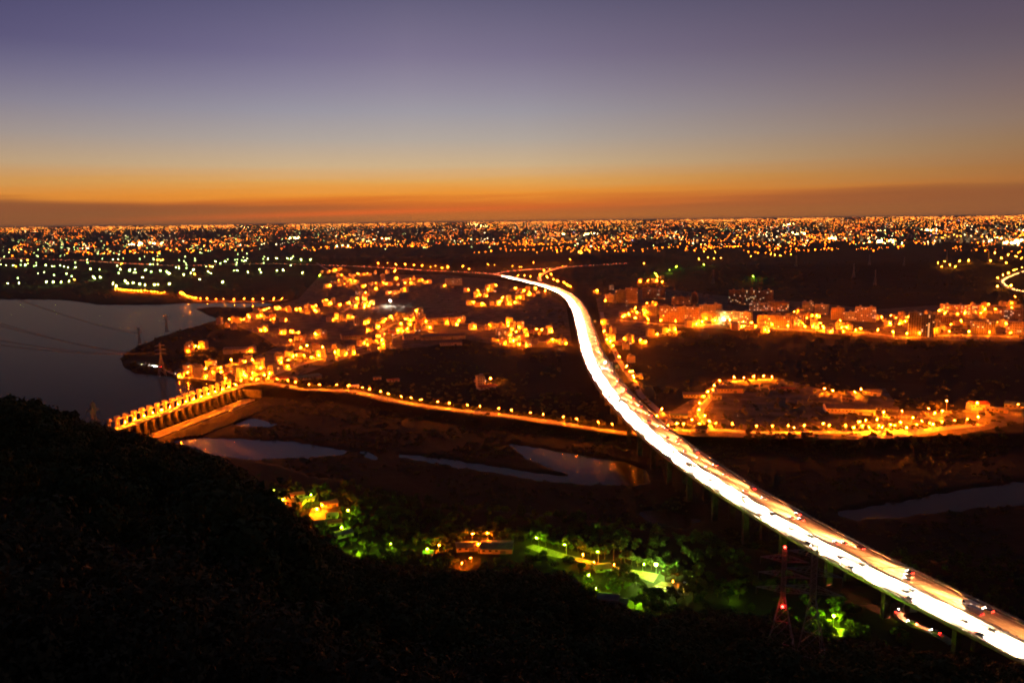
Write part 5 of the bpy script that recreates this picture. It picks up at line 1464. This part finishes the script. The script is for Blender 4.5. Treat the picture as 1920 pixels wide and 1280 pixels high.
def band(u0, u1, v0, v1, n, clump=0.0, seed=0.0):
    u = RNG.uniform(u0, u1, n * 4); v = RNG.uniform(v0, v1, n * 4)
    k = (wob(u, v * 3.0, 55, seed) + 0.6 * wob(u, v * 3.0, 17, seed + 3)) > (clump + RNG.normal(0, 0.25, n * 4))
    u, v = u[k][:n], v[k][:n]
    # v counts down from the horizon line; find the ground there
    rr = np.interp(-v, -_VO, _RO)
    azs = np.arctan((u - 960) / FPX / math.cos(PITCH))
    return np.stack([rr * np.sin(azs), rr * np.cos(azs)], -1)
_RO = np.geomspace(2500, 60000, 400)[::-1]
_VO = np.maximum.accumulate((CAMZ - (196 * sstep(6500, 34000, _RO) ** 0.9)) / _RO * FPX)
_RO, _VO = _RO[::-1], _VO[::-1]
F_SOD = glow('city_sodium', (1.0, 0.16, 0.004), 70)
F_SODS = glow('city_sodium_small', (1.0, 0.17, 0.006), 28, False)
F_YEL = glow('city_yellow', (1.0, 0.36, 0.03), 26, False)
F_WHT = glow('city_white', (1.0, 0.74, 0.36), 24, False)
F_GRN = glow('city_green', (0.66, 1.0, 0.28), 22, False)
F_RED = glow('city_red', (1.0, 0.10, 0.03), 20, False)
F_BLU = glow('city_blue', (0.40, 0.40, 1.0), 20, False)
light_field('distant_street_lights', np.concatenate([streets(-40, 1960, 5, 47, 95, 1), streets(960, 1960, 28, 62, 22, 2), streets(0, 480, 24, 44, 10, 3), band(-40, 1960, 4, 50, 260, 0.1, 2)]), F_SOD, 'orange street lights of the distant city, the strongest', 0.8, 3.0)
light_field('distant_small_lights', np.concatenate([band(-40, 1960, 0.5, 9, 4200, -0.6, 4), band(900, 1960, 2, 16, 1500, -0.3, 24), band(-40, 1960, 8, 45, 1800, 0.35, 5), band(940, 1960, 25, 62, 460, 0.4, 6)]), F_SODS, 'countless small orange lights of the distant city', 0.8, 3.8, 5, 30)
light_field('horizon_lights', band(-40, 1960, 0.4, 5.5, 1900, -0.35, 31), glow('horizon_glow_lights', (1.0, 0.28, 0.03), 9, False), 'merged orange lights along the horizon', 5, 13, 8, 20)
light_field('distant_yellow_lights', np.concatenate([band(-40, 1960, 0.5, 12, 2200, -0.5, 14), band(900, 1960, 2, 20, 800, -0.2, 25), band(500, 1960, 8, 40, 700, 0.4, 15)]), F_YEL, 'yellow lights of the distant city', 1.0, 4.2, 5, 30)
light_field('distant_white_lights', np.concatenate([band(-40, 1960, 2, 40, 520, 0.35, 7), band(1000, 1960, 8, 50, 260, 0.45, 8)]), F_WHT, 'white lights of the distant city', 0.9, 4.4, 5, 30)
light_field('distant_green_lights', np.concatenate([band(-40, 500, 20, 62, 110, 0.1, 9), band(-40, 1960, 14, 50, 200, 0.2, 10), band(-20, 560, 60, 85, 60, 0.0, 11)]), F_GRN, 'pale green lights of the far fields and city edge', 1.6, 2.8)
light_field('distant_red_lights', band(-40, 1960, 4, 45, 170, 0.0, 12), F_RED, 'red lights of the distant city', 1.6, 3.0, 10, 40)
light_field('distant_blue_lights', band(700, 1960, 6, 40, 40, 0.0, 13), F_BLU, 'few bluish lights of the distant city', 1.6, 3.2, 10, 30)
F_BIG = glow('city_floodlights', (1.0, 0.62, 0.18), 100)
big = []
for u, v, n in [(270, 456, 10), (310, 455, 8), (560, 447, 10), (890, 421, 8), (910, 425, 8), (1060, 440, 8), (1105, 440, 8), (1310, 417, 4), (1470, 422, 10), (1490, 438, 8), (1555, 445, 14), (1570, 444, 8), (1640, 450, 8), (1665, 450, 6), (1720, 430, 5), (1735, 431, 5), (1640, 431, 4), (1895, 447, 14), (1880, 450, 8), (1860, 441, 4), (1910, 428, 5), (5, 466, 4), (720, 448, 4), (650, 460, 4), (480, 427, 3), (508, 427, 3), (1080, 418, 2)]:
    for _ in range(n):
        uu = u + RNG.normal(0, 7); vo = max(1.0, v + RNG.normal(0, 1.0) - (415 - (uu - 960) * 0.01204))
        rr_ = float(np.interp(-vo, -_VO, _RO)); aa_ = math.atan((uu - 960) / FPX / math.cos(PITCH))
        big.append((rr_ * math.sin(aa_), rr_ * math.cos(aa_)))
light_field('distant_floodlights', big, F_BIG, 'glaring yards and stations of the distant city', 3.0, 6.0, 8, 20)
# mid-distance greenish settlement at the left
mid = [(12, 500), (25, 500), (48, 500), (68, 500), (86, 501), (98, 502), (120, 503), (128, 505), (142, 504), (170, 507), (178, 507), (187, 508), (205, 508), (226, 508), (244, 509), (254, 508), (272, 510), (282, 498), (212, 488), (222, 488), (163, 488), (178, 525), (188, 524), (175, 523), (212, 535), (218, 540), (235, 530), (240, 535), (250, 534), (262, 537), (272, 538), (290, 538), (297, 538), (318, 537), (268, 523), (300, 510), (318, 516), (330, 505), (336, 507), (315, 514), (345, 518), (358, 515), (363, 509), (375, 527), (390, 512), (395, 515), (418, 533), (445, 510), (465, 514), (404, 495), (423, 496), (461, 497), (36, 535), (100, 533), (115, 532), (130, 531), (87, 533), (15, 535), (503, 495), (519, 495), (540, 496), (547, 496), (565, 497), (583, 497), (520, 511), (531, 510), (567, 515), (490, 514)]
light_field('far_shore_lights', [tuple(G(u, v)[:2]) for u, v in mid], glow('far_green_lamps', (0.72, 1.0, 0.14), 620), 'pale green lamps of the settlement beyond the reservoir', 0.9, 1.5, 7, 9)
mido = [(52, 490), (30, 502), (295, 490), (300, 489), (365, 518), (140, 528), (228, 497), (395, 505), (305, 490), (350, 470), (355, 469), (298, 475), (320, 472), (1208, 498), (1310, 490), (1327, 488), (1338, 488), (1352, 487), (1408, 483), (1340, 475), (1320, 474), (1445, 481), (1453, 480), (1463, 481), (1483, 479), (1758, 510), (1770, 508), (1790, 514), (1798, 508), (1765, 514), (1780, 513), (1815, 506), (1856, 507), (1876, 500), (1885, 509), (1915, 515), (1900, 518), (1905, 517), (1890, 521), (1880, 524), (1870, 528), (1895, 541), (1870, 542), (1865, 477), (1890, 481), (1905, 484), (1915, 487), (1085, 475), (1090, 476)]
light_field('mid_orange_lights', [tuple(G(u, v)[:2]) for u, v in mido], glow('mid_orange_lamps', (1.0, 0.26, 0.004), 1600), 'scattered orange lamps between the plain and the distant city', 0.9, 1.6, 7, 10)
# distant buildings: the largest ones singly, the rest as one mass
def far_blocks(n, seed):
    pts = band(-40, 1960, 2, 44, n, 0.0, seed)
    return pts
pts = far_blocks(2600, 1)
mb = MB()
for x, y in pts:
    w, d, h = random.uniform(14, 34), random.uniform(12, 20), random.choice([10, 12, 15, 18, 24, 36])
    mb.box((x, y, h / 2 + H(x, y) - 1), (w, d, h + 2), random.uniform(-0.5, 0.5), random.randrange(2))
o = ob('distant_buildings', mb.mesh('distant_buildings', M_PALE, M_TILE)); tag(o, 'close-packed low buildings of the distant city', 'city', kind='stuff')
VAR = []
for i in range(8):
    w, d, h = 18 + 5 * (i % 3), 16, 24 + 4 * i
    a = MB().box((0, 0, h / 2 - 1), (w, d, h + 2)).box((0, 0, h + 2), (6, 6, 4))
    wn = MB(); dk = MB()
    for f in range(int(h / 3.3)):
        for k in range(5):
            x = -w / 2 + (k + 0.5) * w / 5
            (wn if random.random() < 0.22 else dk).box((x, -d / 2 - 0.05, f * 3.3 + 1.9), (2.0, 0.12, 1.6))
    VAR.append((a.mesh('tower_block', [M_TILE, M_PALE][i % 2]), wn.mesh('lit_windows', [glow('far_windows_warm', (1, 0.5, 0.12), 3, False), glow('far_windows_cool', (1.0, 0.8, 0.4), 2, False)][i % 2]), dk.mesh('dark_windows', M_GLASSD)))
tw = np.concatenate([band(560, 1000, 8, 24, 60, 0, 21), band(1000, 1940, 12, 44, 130, 0.0, 22), band(0, 560, 10, 28, 30, 0, 23)])
ZONE = ((-9, 'far left'), (0, 'centre left'), (12, 'centre right'), (99, 'far right'))
for i, (x, y) in enumerate(tw):
    v = VAR[i % 8]
    azd = math.degrees(math.atan2(x, y))
    zn = next(b for a, b in ZONE if azd < a)
    hd = 'tall' if i % 8 >= 5 else 'mid-height' if i % 8 >= 2 else 'lower'
    o = ob('tower_block', v[0], None, (x, y, H(x, y)), -math.atan2(x, y) + random.uniform(-0.4, 0.4))
    tag(o, '%s %s tower block in the %s of the distant city' % (hd, ['tan', 'pale'][i % 2], zn), 'tower block', 'tower blocks of the distant city')
    for nm, me in (('lit_windows', v[1]), ('dark_windows', v[2])):
        c = ob(nm, me, o); c['kind'] = 'stuff'

# terrace woods between the hill foot and the river, left open round houses and lamps
n = 5200
x = RNG.uniform(-330, 420, n); y = RNG.uniform(300, 620, n)
z = HT(x, y)
r = np.hypot(x, y); az = np.arctan2(x, y)
hz_ = CAMZ - 10.5 + np.interp(az, _haz, _hm) * r
ok = (z > -6.5) & (z < 6) & (np.abs(az) < R(38)) & (hz_ < 2)
avoid = [(P(u, v), 6.5) for u, v in TL[::1]]
avoid = np.array([(p.x, p.y) for p, _ in avoid])
lm = np.array(LAMPS)
ok &= np.min(np.hypot(x[:, None] - lm[None, :, 0], y[:, None] - lm[None, :, 1]), axis=1) > 7.5
ok &= np.min(np.hypot(x[:, None] - avoid[None, :, 0], y[:, None] - avoid[None, :, 1]), axis=1) > 2.5
hb = np.array([tuple(P((a + b) / 2, c - 2)[:2]) + ((b - a) * 0.2,) for a, b, c, *_ in NEARB])
ok &= np.min(np.hypot(x[:, None] - hb[None, :, 0], y[:, None] - hb[None, :, 1]) - hb[None, :, 2], axis=1) > 6
for u, v, rad in ((530, 945, 12), (598, 965, 14), (1040, 1033, 9), (1090, 1046, 9), (1140, 1062, 9), (1190, 1072, 9), (1220, 1082, 10), (1258, 1104, 14), (1570, 1188, 9)):
    p = P(u, v); ok &= np.hypot(x - p.x, y - p.y) > rad
ok &= np.min(np.hypot(x[:, None] - fq[None, ::6, 0], y[:, None] - fq[None, ::6, 1]), axis=1) > 22
ok &= np.min(np.hypot(x[:, None] - np.array([p.x for p in wl])[None], y[:, None] - np.array([p.y for p in wl])[None]), axis=1) > 8
tp = np.stack([x, y, z - 0.7], -1)[ok]
mass('terrace_woodland', [c * np.array([0.72, 0.72, 0.8]) for c in CR_FAR] + [c * 0.8 for c in CR_SLP], tp[:2200], M_LEAF, 'dark woods on the terrace between hill and river', 0.65, 1.15)
# rough grass and brush close below the viewpoint
n = 700
az = RNG.uniform(R(-44), R(44), n); r = np.concatenate([RNG.uniform(6.0, 18, 420), np.sqrt(RNG.uniform(15 ** 2, 48 ** 2, n - 420))])
x, y = r * np.sin(az), r * np.cos(az)
mass('hillside_brush', BRUSH, np.stack([x, y, HT(x, y) - 0.25], -1), M_LEAF2, 'rough brush and grass close below the viewpoint', 0.6, 1.5)

# ------------------------------------------------------------------ evening haze
HAZE = 1.5e-5
mb = MB().box((0, 0, 123), (420000, 420000, 278))
hm = bpy.data.materials.new('haze_air'); hm.use_nodes = True
t = hm.node_tree; t.nodes.remove(t.nodes['Principled BSDF'])
pv = t.nodes.new('ShaderNodeVolumePrincipled')
pv.inputs['Color'].default_value = (0.85, 0.82, 0.80, 1); pv.inputs['Density'].default_value = HAZE; pv.inputs['Anisotropy'].default_value = 0.35
t.links.new(pv.outputs[0], t.nodes['Material Output'].inputs['Volume'])
o = ob('haze', mb.mesh('haze', hm)); tag(o, 'thin evening haze over the whole plain', kind='stuff')

# every repeated label gets its place in the row, counted from the left of the view
same = {}
for o in COL.objects:
    if o.parent is None and 'category' in o and o.get('kind') is None:
        same.setdefault(o['label'], []).append(o)
for lab, os_ in same.items():
    if len(os_) > 1:
        os_.sort(key=lambda o: math.atan2(o.location.x, max(1.0, o.location.y)))
        for i, o in enumerate(os_):
            o['label'] = '%s, %s from the left' % (lab, nth(i + 1))
